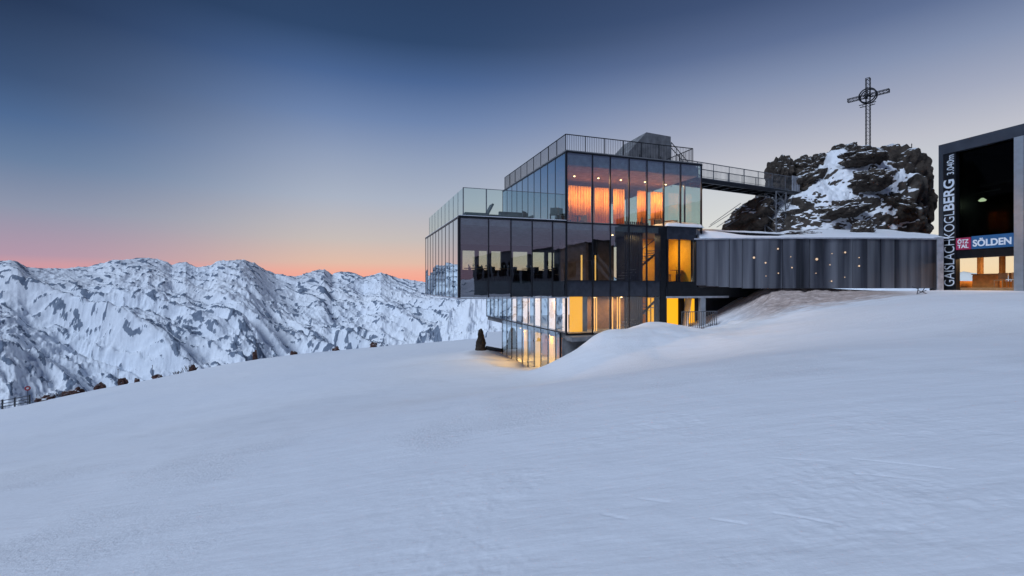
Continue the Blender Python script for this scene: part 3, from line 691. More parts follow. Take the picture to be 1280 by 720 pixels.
xs = [11.28, 12.0, 12.75, 13.4, 14.15, 14.9, 15.7, 16.55, 17.35, 18.2, 19.0, 19.9, 20.8, 21.7, 22.6, 23.5, 24.4, 25.3, 26.35]
for a, b in zip(xs, xs[1:]):
    bm = bmesh.new(); za = .08-.2*min(1, (a-11)/3)
    dy = random.uniform(-.035, .035); tw = random.uniform(-.05, .05)
    ya, yb = arc(a)+dy-tw, arc(b)+dy+tw
    lo = [(a+.012, ya), (b-.012, yb), (b-.012, yb+.12), (a+.012, ya+.12)]
    v0 = [bm.verts.new((x_-18.85, y_-29.3, za)) for x_, y_ in lo]; v1 = [bm.verts.new((x_-18.85, y_-29.3, 2.90)) for x_, y_ in lo]
    bm.faces.new(v0[::-1]); bm.faces.new(v1)
    for i in range(4): j = (i+1) % 4; bm.faces.new((v0[i], v0[j], v1[j], v1[i]))
    obj('panel', bm, M['streak'], cw)
for nm, z0, z1, dy, mm in (('coping', 2.902, 2.98, -.1, 'fascia'), ('backing', .1, 2.88, .2, 'black')):
    bm = bmesh.new(); X_ = np.linspace(11.28, 26.35, 25)
    for a, b in zip(X_, X_[1:]):
        lo = [(a, arc(a)+dy), (b, arc(b)+dy), (b, arc(b)+.42), (a, arc(a)+.42)]
        v0 = [bm.verts.new((x_-18.85, y_-29.3, z0)) for x_, y_ in lo]; v1 = [bm.verts.new((x_-18.85, y_-29.3, z1)) for x_, y_ in lo]
        bm.faces.new(v0[::-1]); bm.faces.new(v1); bm.faces.new((v0[0], v0[1], v1[1], v1[0])); bm.faces.new((v0[2], v0[3], v1[3], v1[2]))
    obj(nm, bm, M[mm], cw)
obj('end_panel', B(26.36-18.85, 26.75-18.85, -.05, .5, -.3, 3.05), M['fascia'], cw)
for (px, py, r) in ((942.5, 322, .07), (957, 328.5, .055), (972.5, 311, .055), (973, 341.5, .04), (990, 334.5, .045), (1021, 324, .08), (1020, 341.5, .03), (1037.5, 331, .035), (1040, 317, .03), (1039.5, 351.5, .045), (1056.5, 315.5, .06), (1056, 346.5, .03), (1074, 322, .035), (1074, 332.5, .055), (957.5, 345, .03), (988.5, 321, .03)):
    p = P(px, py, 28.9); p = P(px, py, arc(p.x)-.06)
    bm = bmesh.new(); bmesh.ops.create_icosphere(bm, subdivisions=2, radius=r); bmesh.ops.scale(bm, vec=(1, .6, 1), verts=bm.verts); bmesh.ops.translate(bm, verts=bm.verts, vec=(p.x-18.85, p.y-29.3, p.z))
    obj('reflection_dot', bm, M['spot'], cw, smooth=True)  # glowing bead in place of a lamp reflection in the panel

# snow terrace on top of the wall
X, Y = np.meshgrid(np.linspace(10.9, 27.6, 120), np.linspace(0, 1, 90))
yy = (arc(np.clip(X, 11.3, 26.4))+.05)*(1-Y)+50*Y; q = yy-29.4
edge = np.minimum(np.clip((X-10.9)/.8, 0, 1), np.clip((50-yy)/6, 0, 1))
Zt = 2.985+.20*smooth01(q/.45)*(1-.5*smooth01((X-15)/6))+np.clip(q, 0, 20)*(.05+.16*smooth01((X-15)/8))+.12*fbm(X*.5, yy*.5, 4, 12)*smooth01(q/1.5)+.45*np.exp(-((X-12.3)/1.7)**2)*smooth01(q/.4)*np.exp(-q*.6)
Zt = Zt*edge+(-3)*(1-edge)
tag(grid_mesh('snow_terrace', X, yy, Zt, M['snowcap']), kind='structure')

# ------------------------------------------------------------------ crag
OUT = [(1164, 330), (1160, 300), (1156, 296), (1159, 284), (1153, 270), (1163, 256), (1164, 240), (1159, 228), (1155, 215), (1147, 202), (1135, 190), (1122, 184), (1105, 181), (1085, 182), (1068, 186), (1050, 184), (1035, 191), (1020, 209), (1004, 219), (992, 229), (980, 234), (964, 247), (955, 260), (945, 274), (935, 285), (915, 300), (900, 330)]
CC = P(1055, 296, 40); sc_ = 40/F
th = np.array([math.atan2((296-b), (a-1055)) for a, b in OUT]); rd = np.array([math.hypot(a-1055, b-296)*sc_ for a, b in OUT])
o_ = np.argsort(th); th, rd = th[o_], rd[o_]
nth, nph = 380, 260
T_, PH = np.meshgrid(np.linspace(-.32, math.pi+.32, nth), np.linspace(-math.pi/2+.001, math.pi/2-.2, nph))
Rr = np.interp(T_, th, rd)
# cosphi profile: fuller in front so that the face rises as a slope from the terrace
cp = np.cos(PH)**.85; spn = np.sin(PH)
X = Rr*cp*np.cos(T_); Zc = Rr*cp*np.sin(T_); Yc = spn*5.6
Zc = Zc-np.clip(-spn, 0, 1)*0.8*cp
X = X+Yc*.55          # the crag's long axis runs obliquely
vx = np.stack([X, Yc, Zc], -1).reshape(-1, 3)
disp = np.zeros(len(vx))
for i, v in enumerate(vx):
    p = Vector(v)
    q = Vector((p.x*.30+p.z*.12, p.y*.3, p.z*.30-p.x*.12))
    dd, _ = mnoise.voronoi(q+Vector((3, 1, 7)), distance_metric='CHEBYCHEV')
    d2_, _ = mnoise.voronoi(Vector((p.x*.9-p.z*.4, p.y*.8, p.z*.7+p.x*.4))+Vector((9, 4, 2)), distance_metric='CHEBYCHEV')
    d3_, _ = mnoise.voronoi(p*2.3, distance_metric='MANHATTAN')
    disp[i] = (.36-dd[0])*1.7+(.36-d2_[0])*.5+(.5-d3_[0])*.10+.22*mnoise.fractal(p*1.4, 1, 2, 4)
nrm = np.stack([X/2.2, Yc*1.0, Zc/1.6], -1).reshape(-1, 3); nrm /= np.linalg.norm(nrm, axis=1)[:, None]+1e-9
vx = vx+nrm*disp[:, None]*np.clip(.35+cp.reshape(-1)*.9, .4, 1)[:, None]
vx = vx.reshape(nph, nth, 3)
crag = grid_mesh('summit_rock', vx[..., 0]+0, vx[..., 1], vx[..., 2], M['crag'])
crag.location = CC; tag(crag, 'big rocky summit crag streaked with snow carrying the cross', 'rock')
def rock(name, px, py, Y, rx, ry, rz, seed, lab, m='boulder', rot=0, sub=5, cat='rock', group=None, amp=.42, tilt=0):
    bm = bmesh.new(); bmesh.ops.create_icosphere(bm, subdivisions=sub, radius=1)
    for v in bm.verts:
        d_, _ = mnoise.voronoi(v.co*1.1+Vector((seed*3.1, seed, 1)), distance_metric='CHEBYCHEV'); n_s = mnoise.fractal(v.co*3+Vector((seed, 0, 0)), 1, 2, 4)
        d2_, _ = mnoise.voronoi(v.co*2.6+Vector((seed*1.7, 4, seed)), distance_metric='MANHATTAN'); n_s += mnoise.ridged_multi_fractal(v.co*2+Vector((seed, 2, 0)), 1, 2.1, 5, 1, 2)*.5-.5
        v.co *= 1+(.45-d_[0])*amp*1.7+(.4-d2_[0])*amp*.55+n_s*amp*.2
    bmesh.ops.scale(bm, vec=(rx, ry, rz), verts=bm.verts)
    bmesh.ops.rotate(bm, verts=bm.verts, cent=(0, 0, 0), matrix=Matrix.Rotation(math.radians(tilt), 3, 'Y'))
    o = obj(name, bm, M[m]); o.location = P(px, py, Y); o.rotation_euler = (0, 0, rot)
    tag(o, lab, cat, group); return o
GB = 'boulders on the summit crag'
rock('boulder', 974, 219, 38, 1.0, 1.1, 1.55, 1, 'tall pointed boulder at the left shoulder of the crag above the bridge end', group=GB, tilt=8)
rock('boulder', 1003, 212, 38.5, 1.1, 1.1, 1.15, 2, 'blocky dark boulder right of the tall pointed one', group=GB)
rock('boulder', 1023, 203, 39.5, .85, .9, .65, 3, 'small boulder on the ridge left of the cross', group=GB)
rock('boulder', 1052, 192, 39.5, 1.25, 1.1, .72, 4, 'flat topped boulder just left of the foot of the cross', group=GB, tilt=-18)
rock('boulder', 1079, 196, 35.4, 1.75, 1.2, .72, 5, 'long dark boulder directly below the cross', group=GB, tilt=-4)
rock('boulder', 1087, 226, 34.6, 1.35, 1.1, .8, 6, 'round dark boulder in the snow in the middle of the crag', group=GB)
rock('boulder', 1006, 228, 37.5, 1.7, 1.1, .85, 7, 'broad dark boulder on the left flank of the crag', group=GB, tilt=-35)
rock('boulder', 990, 245, 39, 1.2, 1.2, 1.6, 8, 'steep dark boulder beside the lattice bridge support', group=GB)
rock('boulder', 1122, 222, 37.5, 2.4, 1.5, 2.3, 9, 'massive brown rock block on the right of the crag', group=GB, tilt=10)
rock('boulder', 1144, 250, 38, 1.15, 1.4, 2.3, 10, 'overhanging brown block at the right edge of the crag', group=GB)
rock('boulder', 1115, 257, 35.5, 1.8, 1.2, .9, 11, 'dark ledge rock low on the right flank of the crag', group=GB, tilt=20)
rock('boulder', 1055, 262, 34.5, 1.5, 1.2, .7, 12, 'dark craggy outcrop in the lower middle of the crag', group=GB, tilt=-10)
rock('boulder', 1078, 288, 33, .75, .8, .65, 13, 'lowest dark outcrop in the snow above the curved wall', group=GB, tilt=-30)
rock('boulder', 1003, 294, 33.2, 1.2, .8, .3, 14, 'flat dark rock at the foot of the crag above the curved wall', group=GB)
rock('boulder', 937, 272, 37, 1.9, 1.5, 1.25, 15, 'sloping dark rock behind the bridge cables', group=GB, tilt=-30)
rock('boulder', 958, 262, 41, 1.5, 1.5, 1.6, 16, 'dark rock behind the lattice bridge support', group=GB)

# ------------------------------------------------------------------ summit cross
def lattice(bm, p, q, w, n, r=.022, ax=(1, 0, 0), ay=(0, 1, 0), rd=.011):
    p, q, ax, ay = map(Vector, (p, q, ax, ay)); c4 = [(ax*i+ay*j)*w/2 for i, j in ((-1, -1), (1, -1), (1, 1), (-1, 1))]
    for c_ in c4: bar(bm, p+c_, q+c_, r, 5)
    for i in range(n):
        a, b = p.lerp(q, i/n), p.lerp(q, (i+1)/n)
        for k in range(4):
            c1, c2 = c4[k], c4[(k+1) % 4]
            bar(bm, a+c1, b+c2, rd, 4); bar(bm, a+c2, b+c1, rd, 4)
    for m_ in (p, q):
        for k in range(4): bar(bm, m_+c4[k], m_+c4[(k+1) % 4], r, 4)
cb_ = P(1085, 190, 38); CR = math.atan2(-2.1, 1.77)
cross = empty('summit_cross', cb_, CR, 'tall steel lattice summit cross with a ring on top of the snowy crag', 'cross')
H0 = 15.34-cb_.z
bm = bmesh.new(); lattice(bm, (0, 0, -.6), (0, 0, 16.75-cb_.z), .27, 22, .024, rd=.009); obj('shaft', bm, M['black'], cross)
for s_ in (-1, 1):
    bm = bmesh.new(); lattice(bm, (s_*.16, 0, H0), (s_*1.36, 0, H0), .25, 5, .024, (0, 0, 1), (0, 1, 0), .010); obj('arm', bm, M['black'], cross)
    bm = bmesh.new()
    for k in range(1): bar(bm, (s_*.16, -.17, H0-.68), (s_*.56, -.17, H0-.66), .035); bar(bm, (s_*.16, -.17, H0-.86), (s_*.5, -.17, H0-.84), .035); bar(bm, (s_*.3, -.17, H0-.66), (s_*.3, -.17, H0-.86), .02)
    obj('small_crossbar', bm, M['black'], cross)
for y_ in (-.19, .19):
    bm = bmesh.new()
    for i in range(28):
        a, b = 2*math.pi*i/28, 2*math.pi*(i+1)/28
        bar(bm, (.56*math.cos(a), y_, H0+.56*math.sin(a)), (.56*math.cos(b), y_, H0+.56*math.sin(b)), .055, 5)
    obj('ring', bm, M['black'], cross)
bm = bmesh.new()
for k in range(8):
    a = k*math.pi/4; bar(bm, (0, -.19, H0), (.3*math.cos(a), -.19, H0+.3*math.sin(a)), .04, 5)
lathe(bm, [(.12, -.05), (.12, .05)], 10, (0, 0, H0)); obj('star_boss', bm, M['black'], cross)
mp = empty('marker_pole', P(1139, 196, 38), 0, 'thin dark marker pole leaning on the right side of the crag top', 'pole')
bm = bmesh.new(); bar(bm, (0, 0, -.3), (.04, 0, .95), .03); obj('pole', bm, M['black'], mp)
bm = bmesh.new(); lathe(bm, [(.045, 0), (.02, .12)], 6, (.04, 0, .95)); obj('tip', bm, M['black'], mp)

# ------------------------------------------------------------------ bridge
b0 = wl(9.25, 2.7, 7.42); b1 = P(987, 243.5, 37.6); b1.z = b0.z
dv = (b1-b0); bl = dv.length; brot = math.atan2(dv.y, dv.x)
br = empty('footbridge', b0, brot, 'steel footbridge from the restaurant roof across to the rock', 'bridge')
bm = bmesh.new(); box(bm, 0, bl, -.7, .7, -.02, .04); obj('deck', bm, M['galv'], br)
for y_ in (-.72, .64): obj('girder', B(0, bl, y_, y_+.08, -.30, -.022), M['black'], br)
bm = bmesh.new()
for i in range(12): box(bm, bl*i/12+.1, bl*i/12+.16, -.64, .64, -.28, -.03)
obj('cross_beam', bm, M['black'], br)
for y_ in (-.68, .68):
    bm = bmesh.new(); bar(bm, (0, y_, 1.08), (bl, y_, 1.08), .03); obj('handrail', bm, M['galv'], br)
    bm = bmesh.new(); n = int(bl/.125)
    for i in range(n): bar(bm, (bl*i/n, y_, .05), (bl*i/n, y_, 1.08), .01, 4)
    bar(bm, (0, y_, .12), (bl, y_, .12), .015)
    o = obj('bars', bm, M['galv'], br); o['kind'] = 'stuff'
    for i in range(9): bm = bmesh.new(); bar(bm, (bl*i/8, y_, -.02), (bl*i/8, y_, 1.1), .028); obj('post', bm, M['galv'], br)
bm = bmesh.new()
for i in range(5): box(bm, bl-.9+i*.2, bl-.78+i*.2, -.80, -.77, -.02, 1.15)
obj('solid_panel', bm, M['fascia'], br)
# lattice support
sup = empty('bridge_support', P(969, 293, 35.9), brot, 'steel lattice tower carrying the rock end of the footbridge', 'tower')
hs = b0.z-.3-sup.location.z
for i, x_ in enumerate((-.55, .55)):
    for j, y_ in enumerate((-.45, .45)):
        bm = bmesh.new(); bar(bm, (x_, y_, -1), (x_, y_, hs), .05); obj('leg', bm, M['galv'], sup)
bm = bmesh.new()
for k in range(4):
    za, zb = hs*k/4, hs*(k+1)/4
    for y_ in (-.45, .45): bar(bm, (-.55, y_, za), (.55, y_, zb), .022, 4); bar(bm, (.55, y_, za), (-.55, y_, zb), .022, 4); bar(bm, (-.55, y_, zb), (.55, y_, zb), .022, 4)
    for x_ in (-.55, .55): bar(bm, (x_, -.45, za), (x_, .45, zb), .022, 4)
obj('bracing', bm, M['galv'], sup)
bm = bmesh.new(); bar(bm, (.5, -.5, hs*.1), (1.9, -.3, hs*.9), .03, 4); bar(bm, (.5, -.5, hs*.5), (1.7, -.3, hs*.95), .03, 4); bar(bm, (.9, -.5, hs*.3), (.55, -.5, hs), .02, 4)
obj('strut', bm, M['galv'], sup)
for i, (a, b, w_) in enumerate((((926, 254), (888, 281), 'topmost'), ((924, 260), (886, 284), 'second from top'), ((930, 262), (896, 284), 'third from top'), ((936, 266), (906, 284), 'lowest'))):
    bm = bmesh.new(); p, q = P(a[0], a[1], 36.5), P(b[0], b[1], 35); bar(bm, Vector(), q-p, .022, 5); o = obj('steel_cable', bm, M['galv']); o.location = p
    tag(o, w_+' thin steel cable running down from the rock to the low roof', 'cable', 'steel cables left of the rock')

# ------------------------------------------------------------------ cable car station (right)
C0 = Vector((27.2, 30, 0)); ex = Vector((.246, -.969, 0)).normalized(); SR = math.atan2(ex.y, ex.x)
stn = empty('cable_car_station', C0, SR, 'tall dark framed cable car station with open lit hall at the right edge', 'building')
ZS = 8.95; LEN = 26; DEP = 12
def k_at(px, off=0.0):
    k = (px-CX)/F; n_y = Vector((-ex.y, ex.x, 0)); b = C0+n_y*off; return (k*b.y-b.x)/(ex.x-k*ex.y)
kt0, kt1, kc0, kc1 = k_at(1180.5), k_at(1195.5), k_at(1269.5), k_at(1276)
obj('plinth', B(0, LEN, -.10, .34, -4, -.602), M['dark'], stn)
obj('corner_frame', B(0, kt0, -.12, .5, -.6, ZS), M['frame'], stn)
obj('top_frame', B(kt0, LEN, -.12, .5, 8.3, ZS), M['frame'], stn)
obj('roof', B(-.0, LEN, .51, DEP, 8.6, 8.93), M['dark'], stn)
obj('black_pillar', B(kt0, kt1, -.06, .3, -.6, 8.298), M['black'], stn)
obj('column', B(kc0, kc0+.42, -.14, .5, -.6, 8.298), M['column'], stn)
obj('dark_glass', B(kt1, kc0, .25, .29, 3.02, 8.298), M['glass_dark'], stn)
obj('lintel', B(kt1, kc0, .0, .35, 1.72, 2.22), M['black'], stn)
obj('lintel_back', B(kt1, kc0, .2, .35, 2.222, 3.0), M['black'], stn)
bm = bmesh.new()
x_ = kc0+.43
while x_ < LEN-.1:
    obj('facade_panel', B(x_, x_+1.18, -.02, .2, -.6, 8.298), M['frame' if int(x_/1.2) % 3 else 'spandrel'], stn); x_ += 1.2
obj('rear_wall', B(0, .2, .51, DEP, -.6, 2.0), M['dark'], stn) if False else None
obj('side_wall', B(0, .25, .505, DEP, 2.4, 8.6), M['dark'], stn)
obj('rear_wall', B(0, LEN, DEP-.2, DEP, 2.4, 8.6), M['dark'], stn)
obj('end_wall', B(LEN-.3, LEN, .2, DEP, -.6, 8.6), M['dark'], stn)
obj('hall_floor', B(.26, LEN-.31, .36, DEP-.21, -.5, -.08), M['wood'], stn)
obj('hall_ceiling', B(.26, 9, .36, DEP-.21, 2.3, 2.38), M['mauve'], stn)
obj('hall_partition', B(9, 9.2, .36, DEP-.21, -.08, 8.5), M['dark'], stn)
obj('hall_beam', B(.3, 8.9, 3.0, 3.15, 6.4, 6.55), M['steel'], stn)
# windows at the back of the hall: columns between openings on the corner side
for a in (.51, 3.2, 5.2, 8.2, 10.8): obj('hall_column', B(.02, .22, a, a+.28, -.08, 2.38), M['wood'], stn)
obj('window_sill', B(.03, .21, .8, 10.8, -.08, .35), M['orangewood'], stn)
for a, b in ((.8, 3.19), (3.49, 5.19), (5.49, 8.19), (8.49, 10.79)): obj('glass_pane', B(.1, .13, a, b, .36, 2.29), M['glass_hall'], stn)
obj('hall_wall', B(.3, 8.9, DEP-.4, DEP-.21, -.08, 2.3), M['orangewood'], stn)
# lamps in the hall
lp = empty('hall_lamp', C0, SR, 'small yellow green glowing lamp hanging in the dark upper hall of the station', 'lamp')
p = (k_at(1228, 2.2), 2.2)
bm = bmesh.new(); lathe(bm, [(.14, 0), (.2, .06), (.06, .2)], 12, (p[0], p[1], 5.35)); obj('lamp_shade', bm, M['greenglow'], lp)
bm = bmesh.new(); bar(bm, (p[0], p[1], 5.55), (p[0], p[1], 8.5), .015); obj('rod', bm, M['steel'], lp)
bm = bmesh.new(); bar(bm, (p[0]-2.0, p[1], 5.85), (p[0]+.9, p[1], 5.95), .03); obj('arm', bm, M['steel'], lp)
l = bpy.data.lights.new('lamp_light', 'POINT'); l.energy = 12; l.color = (.85, 1, .5); l.shadow_soft_size = .12; o = link(bpy.data.objects.new('lamp_light', l), lp); o.location = (p[0], p[1], 5.2)
for i, (kx, oy) in enumerate(((1.6, 2.2), (3.4, 3.2))):
    root = empty('ceiling_lamp', C0+ex*kx+Vector((-ex.y, ex.x, 0))*oy+Vector((0, 0, 2.28)), SR, ('farther' if i == 0 else 'nearer')+' warm ceiling lamp in the lit ground floor hall of the station', 'lamp')
    bm = bmesh.new(); lathe(bm, [(.2, -.05), (.2, -.01)], 14); obj('lamp_disc', bm, M['glow'], root)
    l = bpy.data.lights.new('lamp_light', 'AREA'); l.shape = 'DISK'; l.size = .5; l.energy = 75; l.color = (1, .58, .25); o = link(bpy.data.objects.new('lamp_light', l), root); o.location = (0, 0, -.08)
def stpt(kx, oy, z): return C0+ex*kx+Vector((-ex.y, ex.x, 0))*oy+Vector((0, 0, z))
bn = empty('wooden_counter', stpt(1.2, 2.0, -.08), SR, 'low orange wooden counter left in the lit hall of the station', 'counter')
obj('front', B(-.5, .9, -.3, -.2, 0, .8), M['orangewood'], bn); obj('top', B(-.55, .95, -.35, .5, .802, .86), M['wood'], bn)
for i, z_ in enumerate((.12, .34, .56)): obj('plank', B(-.5, .9, -.325, -.302, z_, z_+.18), M['orangewood'], bn)
for i, (kx, oy, lb) in enumerate(((2.4, 1.2, 'high backed wooden chair in the middle of the lit station hall'), (2.9, 1.6, 'wooden chair right of the middle in the lit station hall'), (3.3, 1.0, 'wooden chair nearest the pale column in the station hall'))):
    o = chair(empty('wooden_chair', stpt(kx, oy, -.08), SR+i*1.1, lb, 'chair'))
    for c_ in o.children: c_.data.materials[0] = M['wood']
pl = empty('potted_plant', stpt(3.35, 1.9, -.08), SR, 'dark bushy potted plant before the pale station column', 'plant')
bm = bmesh.new(); lathe(bm, [(.16, 0), (.2, .35)], 12); obj('pot', bm, M['dark'], pl)
bm = bmesh.new()
for i in range(260):
    v = Vector((random.gauss(0, .2), random.gauss(0, .2), .85+random.gauss(0, .25))); d = Vector((random.uniform(-1, 1), random.uniform(-1, 1), random.uniform(-.3, 1))).normalized(); e_ = d.orthogonal().normalized()
    a = [bm.verts.new(v), bm.verts.new(v+d*.07+e_*.025), bm.verts.new(v+d*.15), bm.verts.new(v+d*.07-e_*.025)]; bm.faces.new(a)
fm = plain('dark_leaves', (.03, .045, .02), .6); o = obj('foliage', bm, fm, pl)

obj('rear_wing', B(37, 86, 1.2, DEP, -6, 6.6), M['dark'], stn); obj('wing_roof', B(36.8, 86.2, 1.0, DEP+.2, 6.602, 6.9), M['black'], stn)
for i in range(9): obj('wing_window', B(40+i*5, 43.4+i*5, 1.12, 1.195, 1.5, 4.5), M['glass_dark'], stn)
xs_ = empty('outdoor_stair', C0, SR, 'steel outdoor stair and landing at the station end, seen mirrored in the restaurant glass', 'stair')
bm = bmesh.new(); bar(bm, (26.4, .4, -.4), (33, .4, 4.2), .30, 4); bar(bm, (26.4, 1.8, -.4), (33, 1.8, 4.2), .30, 4); obj('stringer', bm, M['black'], xs_)
bm = bmesh.new()
for i in range(24): x_ = 26.5+i*.27; box(bm, x_, x_+.28, .5, 1.7, -.35+i*.19, -.31+i*.19)
obj('tread', bm, M['galv'], xs_)
bm = bmesh.new(); bar(bm, (26.4, .4, .7), (33, .4, 5.3), .035); bar(bm, (33, .4, 5.3), (43, .4, 5.3), .035); obj('handrail', bm, M['black'], xs_)
for a in (26.4, 29.7, 33, 36.3, 39.6, 43): bm = bmesh.new(); z_ = -.4+min(1, (a-26.4)/6.6)*4.6; bar(bm, (a, .4, z_), (a, .4, z_+1.1), .035); obj('post', bm, M['black'], xs_)
obj('landing', B(33, 43, .2, 3, 4.0, 4.5), M['black'], xs_)
for a in (34, 42): obj('leg', B(a, a+.3, .6, .9, -5, 3.99), M['galv'], xs_)
# signs -------------------------------------------------------------
def text_mesh(name, body, mat, parent, w, h, origin, xa, ya, bold=0.0, depth=.02):
    cu = bpy.data.curves.new(name, 'FONT'); cu.body = body; cu.extrude = .01; cu.offset = bold; cu.space_line = .92
    to = bpy.data.objects.new(name, cu); COL.objects.link(to); bpy.context.view_layer.update()
    dg = bpy.context.evaluated_depsgraph_get(); me = bpy.data.meshes.new_from_object(to.evaluated_get(dg)); bpy.data.objects.remove(to)
    n = len(me.vertices); co_ = np.empty(n*3); me.vertices.foreach_get('co', co_); co_ = co_.reshape(-1, 3)
    mn, mxx = co_.min(0), co_.max(0); q = (co_-mn)/np.maximum(mxx-mn, 1e-6)
    xa, ya, og = map(np.array, (xa, ya, origin)); za = np.cross(xa, ya)
    out = og+q[:, :1]*w*xa+q[:, 1:2]*h*ya+q[:, 2:3]*depth*za
    me.vertices.foreach_set('co', out.ravel()); me.update(); me.materials.clear(); me.materials.append(mat)
    return link(bpy.data.objects.new(name, me), parent)
M['letter'] = plain('pale_lettering', (.62, .68, .76), .5, var=.05)
M['letterw'] = plain('white_lettering', (.82, .85, .9), .5, var=.04)
M['blue'] = plain('blue_sign', (.02, .09, .22), .4, var=.08); M['pink'] = plain('crimson_sign', (.42, .03, .10), .4, var=.08)
M['blue'].node_tree.nodes['Principled BSDF'].inputs['Emission Color'].default_value = (.03, .17, .40, 1); M['blue'].node_tree.nodes['Principled BSDF'].inputs['Emission Strength'].default_value = .08
vl = empty('vertical_sign', C0, SR, 'tall vertical sign reading GAISLACHKOGLBERG 3.040m on the black station pillar', 'sign')
xa, ya = (0, 0, 1), (-1, 0, 0)
kb = kt0+(kt1-kt0)*.90
text_mesh('lettering', 'GAISLACHKOGL', M['letter'], vl, 4.66, .56, (kb, -.062, .02), xa, ya, -.008)
text_mesh('bold_lettering', 'BERG', M['letter'], vl, 1.92, .60, (kb, -.062, 4.74), xa, ya, .02)
text_mesh('small_lettering', '3.040m', M['letter'], vl, 1.22, .38, (kb-.02, -.062, 6.95), xa, ya)
sg = empty('town_sign', C0, SR, 'crimson and blue sign board reading ÖTZTAL SÖLDEN above the lit hall', 'sign')
kp = k_at(1214.5)
obj('crimson_board', B(kt1+.01, kp-.02, -.05, .19, 2.24, 2.96), M['pink'], sg)
obj('blue_board', B(kp+.02, kc0-.01, -.05, .19, 2.24, 3.0), M['blue'], sg)
text_mesh('lettering', 'ÖTZ', M['letterw'], sg, (kp-kt1)*.72, .30, (kt1+.10, -.052, 2.61), (1, 0, 0), (0, 0, 1), .03)
text_mesh('lettering', 'TAL', M['letterw'], sg, (kp-kt1)*.72, .22, (kt1+.10, -.052, 2.33), (1, 0, 0), (0, 0, 1), .03)
text_mesh('lettering', 'SÖLDEN', M['letterw'], sg, (kc0-kp)*.88, .50, (kp+.1, -.052, 2.37), (1, 0, 0), (0, 0, 1), .03)

# ------------------------------------------------------------------ crest of the snow field: fence, sign, rocks
fn = empty('wooden_fence', (0, 0, 0), 0, 'dark wooden rail fence on the snow crest at the left edge', 'fence')
fp = []
for px in (37, 18.5, 3, -14, -32):
    Y = crestY(px)[0]; x = (px-CX)/F*Y; fp.append(Vector((x, Y, gz(x, Y))))
fn.location = fp[0]
for p in fp: bm = bmesh.new(); bar(bm, p-fp[0]-Vector((0, 0, .3)), p-fp[0]+Vector((0, 0, 1.12)), .085, 6); obj('post', bm, M['dark'], fn)
for h in (.25, .62, 1.0):
    for p, q in zip(fp, fp[1:]): bm = bmesh.new(); bar(bm, p-fp[0]+Vector((0, -.08, h)), q-fp[0]+Vector((0, -.08, h)), .05, 5); obj('rail', bm, M['dark'], fn)
Y = crestY(34.5)[0]-.3; x = (34.5-CX)/F*Y; sp0 = Vector((x, Y, gz(x, Y)))
sn = empty('round_sign', sp0, math.radians(45), 'round red sign with white centre on a pole by the fence end', 'sign')
bm = bmesh.new(); bar(bm, (0, 0, -.2), (0, 0, 2.1), .03); obj('pole', bm, M['dark'], sn)
bm = bmesh.new(); lathe(bm, [(.28, -.02), (.28, .02)], 20); bmesh.ops.rotate(bm, verts=bm.verts, cent=(0, 0, 0), matrix=Matrix.Rotation(math.pi/2, 3, 'X')); bmesh.ops.translate(bm, verts=bm.verts, vec=(0, -.05, 1.95)); obj('disc', bm, plain('red_paint', (.45, .04, .05), .5), sn)
bm = bmesh.new(); lathe(bm, [(.13, -.005), (.13, .005)], 16); bmesh.ops.rotate(bm, verts=bm.verts, cent=(0, 0, 0), matrix=Matrix.Rotation(math.pi/2, 3, 'X')); bmesh.ops.translate(bm, verts=bm.verts, vec=(0, -.078, 1.95)); obj('centre', bm, M['white'], sn)
crest = [(57, 1.1, .5, 'jagged low reddish rock nearest the fence on the crest'), (84, .8, .55, 'dark pink rock cluster left of the brown wedge'), (96, .9, .7, 'dark pink rock touching the brown wedge from the left'), (125, .75, .65, 'brown wedge shaped rock on the crest'), (153.5, .62, .75, 'square brown rock beside a thin pole on the crest'), (171, .4, .5, 'slender dark rock right of the square brown one'),
         (197, .7, .42, 'low rounded brown rock with a pole on its left'), (241, .5, .65, 'small dark rock tangled with brush on the crest'), (319, .38, 1.05, 'tall narrow dark rock like a cone on the crest'), (367, .55, .5, 'low dark rock right of the tall narrow one'), (420, .5, .45, 'small dark rock in the middle of the far crest'), (467, .6, .5, 'brown rock on the crest left of the glass building')]
for i, (px, w_, h_, lb) in enumerate(crest):
    Y = crestY(px)[0]; x = (px-CX)/F*Y; z = gz(x, Y); o = rock('crest_rock', px, 400, Y, w_*.8, w_*.8, h_*.85, 30+i, lb, m='brownrock', sub=3, amp=.6, group='rocks along the snow crest'); o.location = (x, Y, z+h_*.2)
for px, h_, lb in ((147.5, 1.9, 'thin slope pole beside the square brown rock'), (190.5, 1.6, 'thin slope pole left of the low rounded rock'), (321, 1.9, 'thin slope pole at the tall narrow dark rock')):
    Y = crestY(px)[0]; x = (px-CX)/F*Y; root = empty('slope_pole', (x, Y, gz(x, Y)), 0, lb, 'pole'); bm = bmesh.new(); bar(bm, (0, 0, -.2), (0, 0, h_), .03, 5); obj('pole', bm, M['galv'], root); bm = bmesh.new(); bar(bm, (0, 0, h_), (0, 0, h_+.12), .045, 5); obj('cap', bm, M['dark'], root)
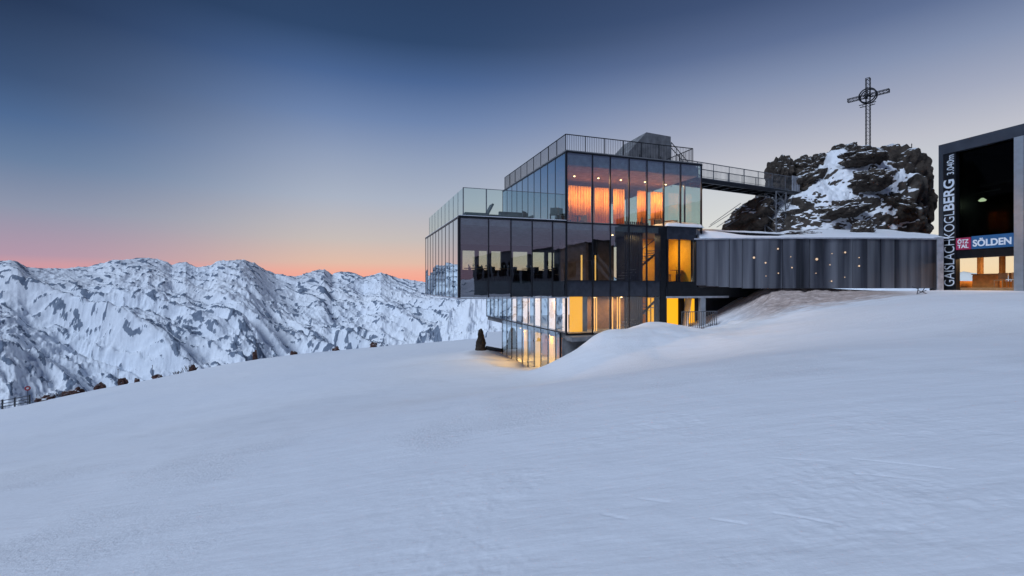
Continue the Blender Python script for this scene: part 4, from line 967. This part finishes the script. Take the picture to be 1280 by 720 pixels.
# scrubby rocks at the crest
bushm = plain('brush_twigs', (.06, .045, .05), .8)
def brush(px, Y, w_, h_, n, lab, m=bushm):
    Y = crestY(px)[0]; x = (px-CX)/F*Y; z = gz(x, Y); bm = bmesh.new()
    for i in range(n):
        a = Vector((random.gauss(0, w_*.4), random.gauss(0, .3), 0)); d = Vector((random.uniform(-.7, .7), random.uniform(-.5, .5), 1)).normalized()*h_*random.uniform(.4, 1); bar(bm, a, a+d, .02, 3)
        b = a+d*.5; bar(bm, b, b+Vector((random.uniform(-.3, .3), 0, random.uniform(.1, .3)))*h_, .014, 3)
    o = obj('brush', bm, m); o.location = (x, Y, z); tag(o, lab, 'bush', 'leafless brush along the snow crest')
brush(238, 56, .9, .95, 40, 'leafless brush around the small dark rock on the crest'); brush(78, 56.5, 2.0, .5, 70, 'low reddish brush between fence and brown wedge rock'); brush(222, 56.5, 1.0, .4, 30, 'low brush left of the small dark rock on the crest')
# dark conical rock and kerb by the hollow
bm = bmesh.new(); lathe(bm, [(.50, -.4), (.47, .0), (.42, .35), (.33, .8), (.24, 1.25), (.19, 1.6), (.06, 1.72)], 14)
bmesh.ops.subdivide_edges(bm, edges=bm.edges, cuts=2, use_grid_fill=True)
for v in bm.verts: v.co += Vector((1, 1, .3))*mnoise.fractal(v.co*2.5, 1, 2, 4)*.09
o = obj('conical_rock', bm, M['boulder']); p = P(601, 432, 39); o.location = (p.x, p.y, gz(p.x, p.y)); tag(o, 'dark conical rock on the snow left of the lower glass storey', 'rock')
ked = empty('low_retaining_edge', P(608, 433, 39), 0, 'black low retaining edge running from the conical rock to the basement glass', 'wall')
q = P(627, 438, 38)-ked.location; bm = bmesh.new(); bar(bm, (0, 0, -.1), q, .16, 6); obj('edge_beam', bm, M['black'], ked)
bm = bmesh.new(); bar(bm, (-.1, 0, .15), (-.5, 0, .9), .05, 6); obj('edge_post', bm, M['black'], ked)
# twig in the snow near the station
tw = bmesh.new(); o0 = P(1148, 366, 26.5); o0.z = gz(o0.x, o0.y)
for a, b in (((-.1, 0, -.1), (.0, 0, .35)), ((0, 0, .2), (.7, .1, -.02)), ((0, 0, .3), (-.35, 0, .42)), ((.2, 0, .12), (.35, 0, .35)), ((0, 0, .05), (.35, -.1, .22))): bar(tw, a, b, .022, 5)
o = obj('dead_branch', tw, M['dark']); o.location = o0; tag(o, 'small dead branch sticking out of the snow before the curved wall end', 'branch')
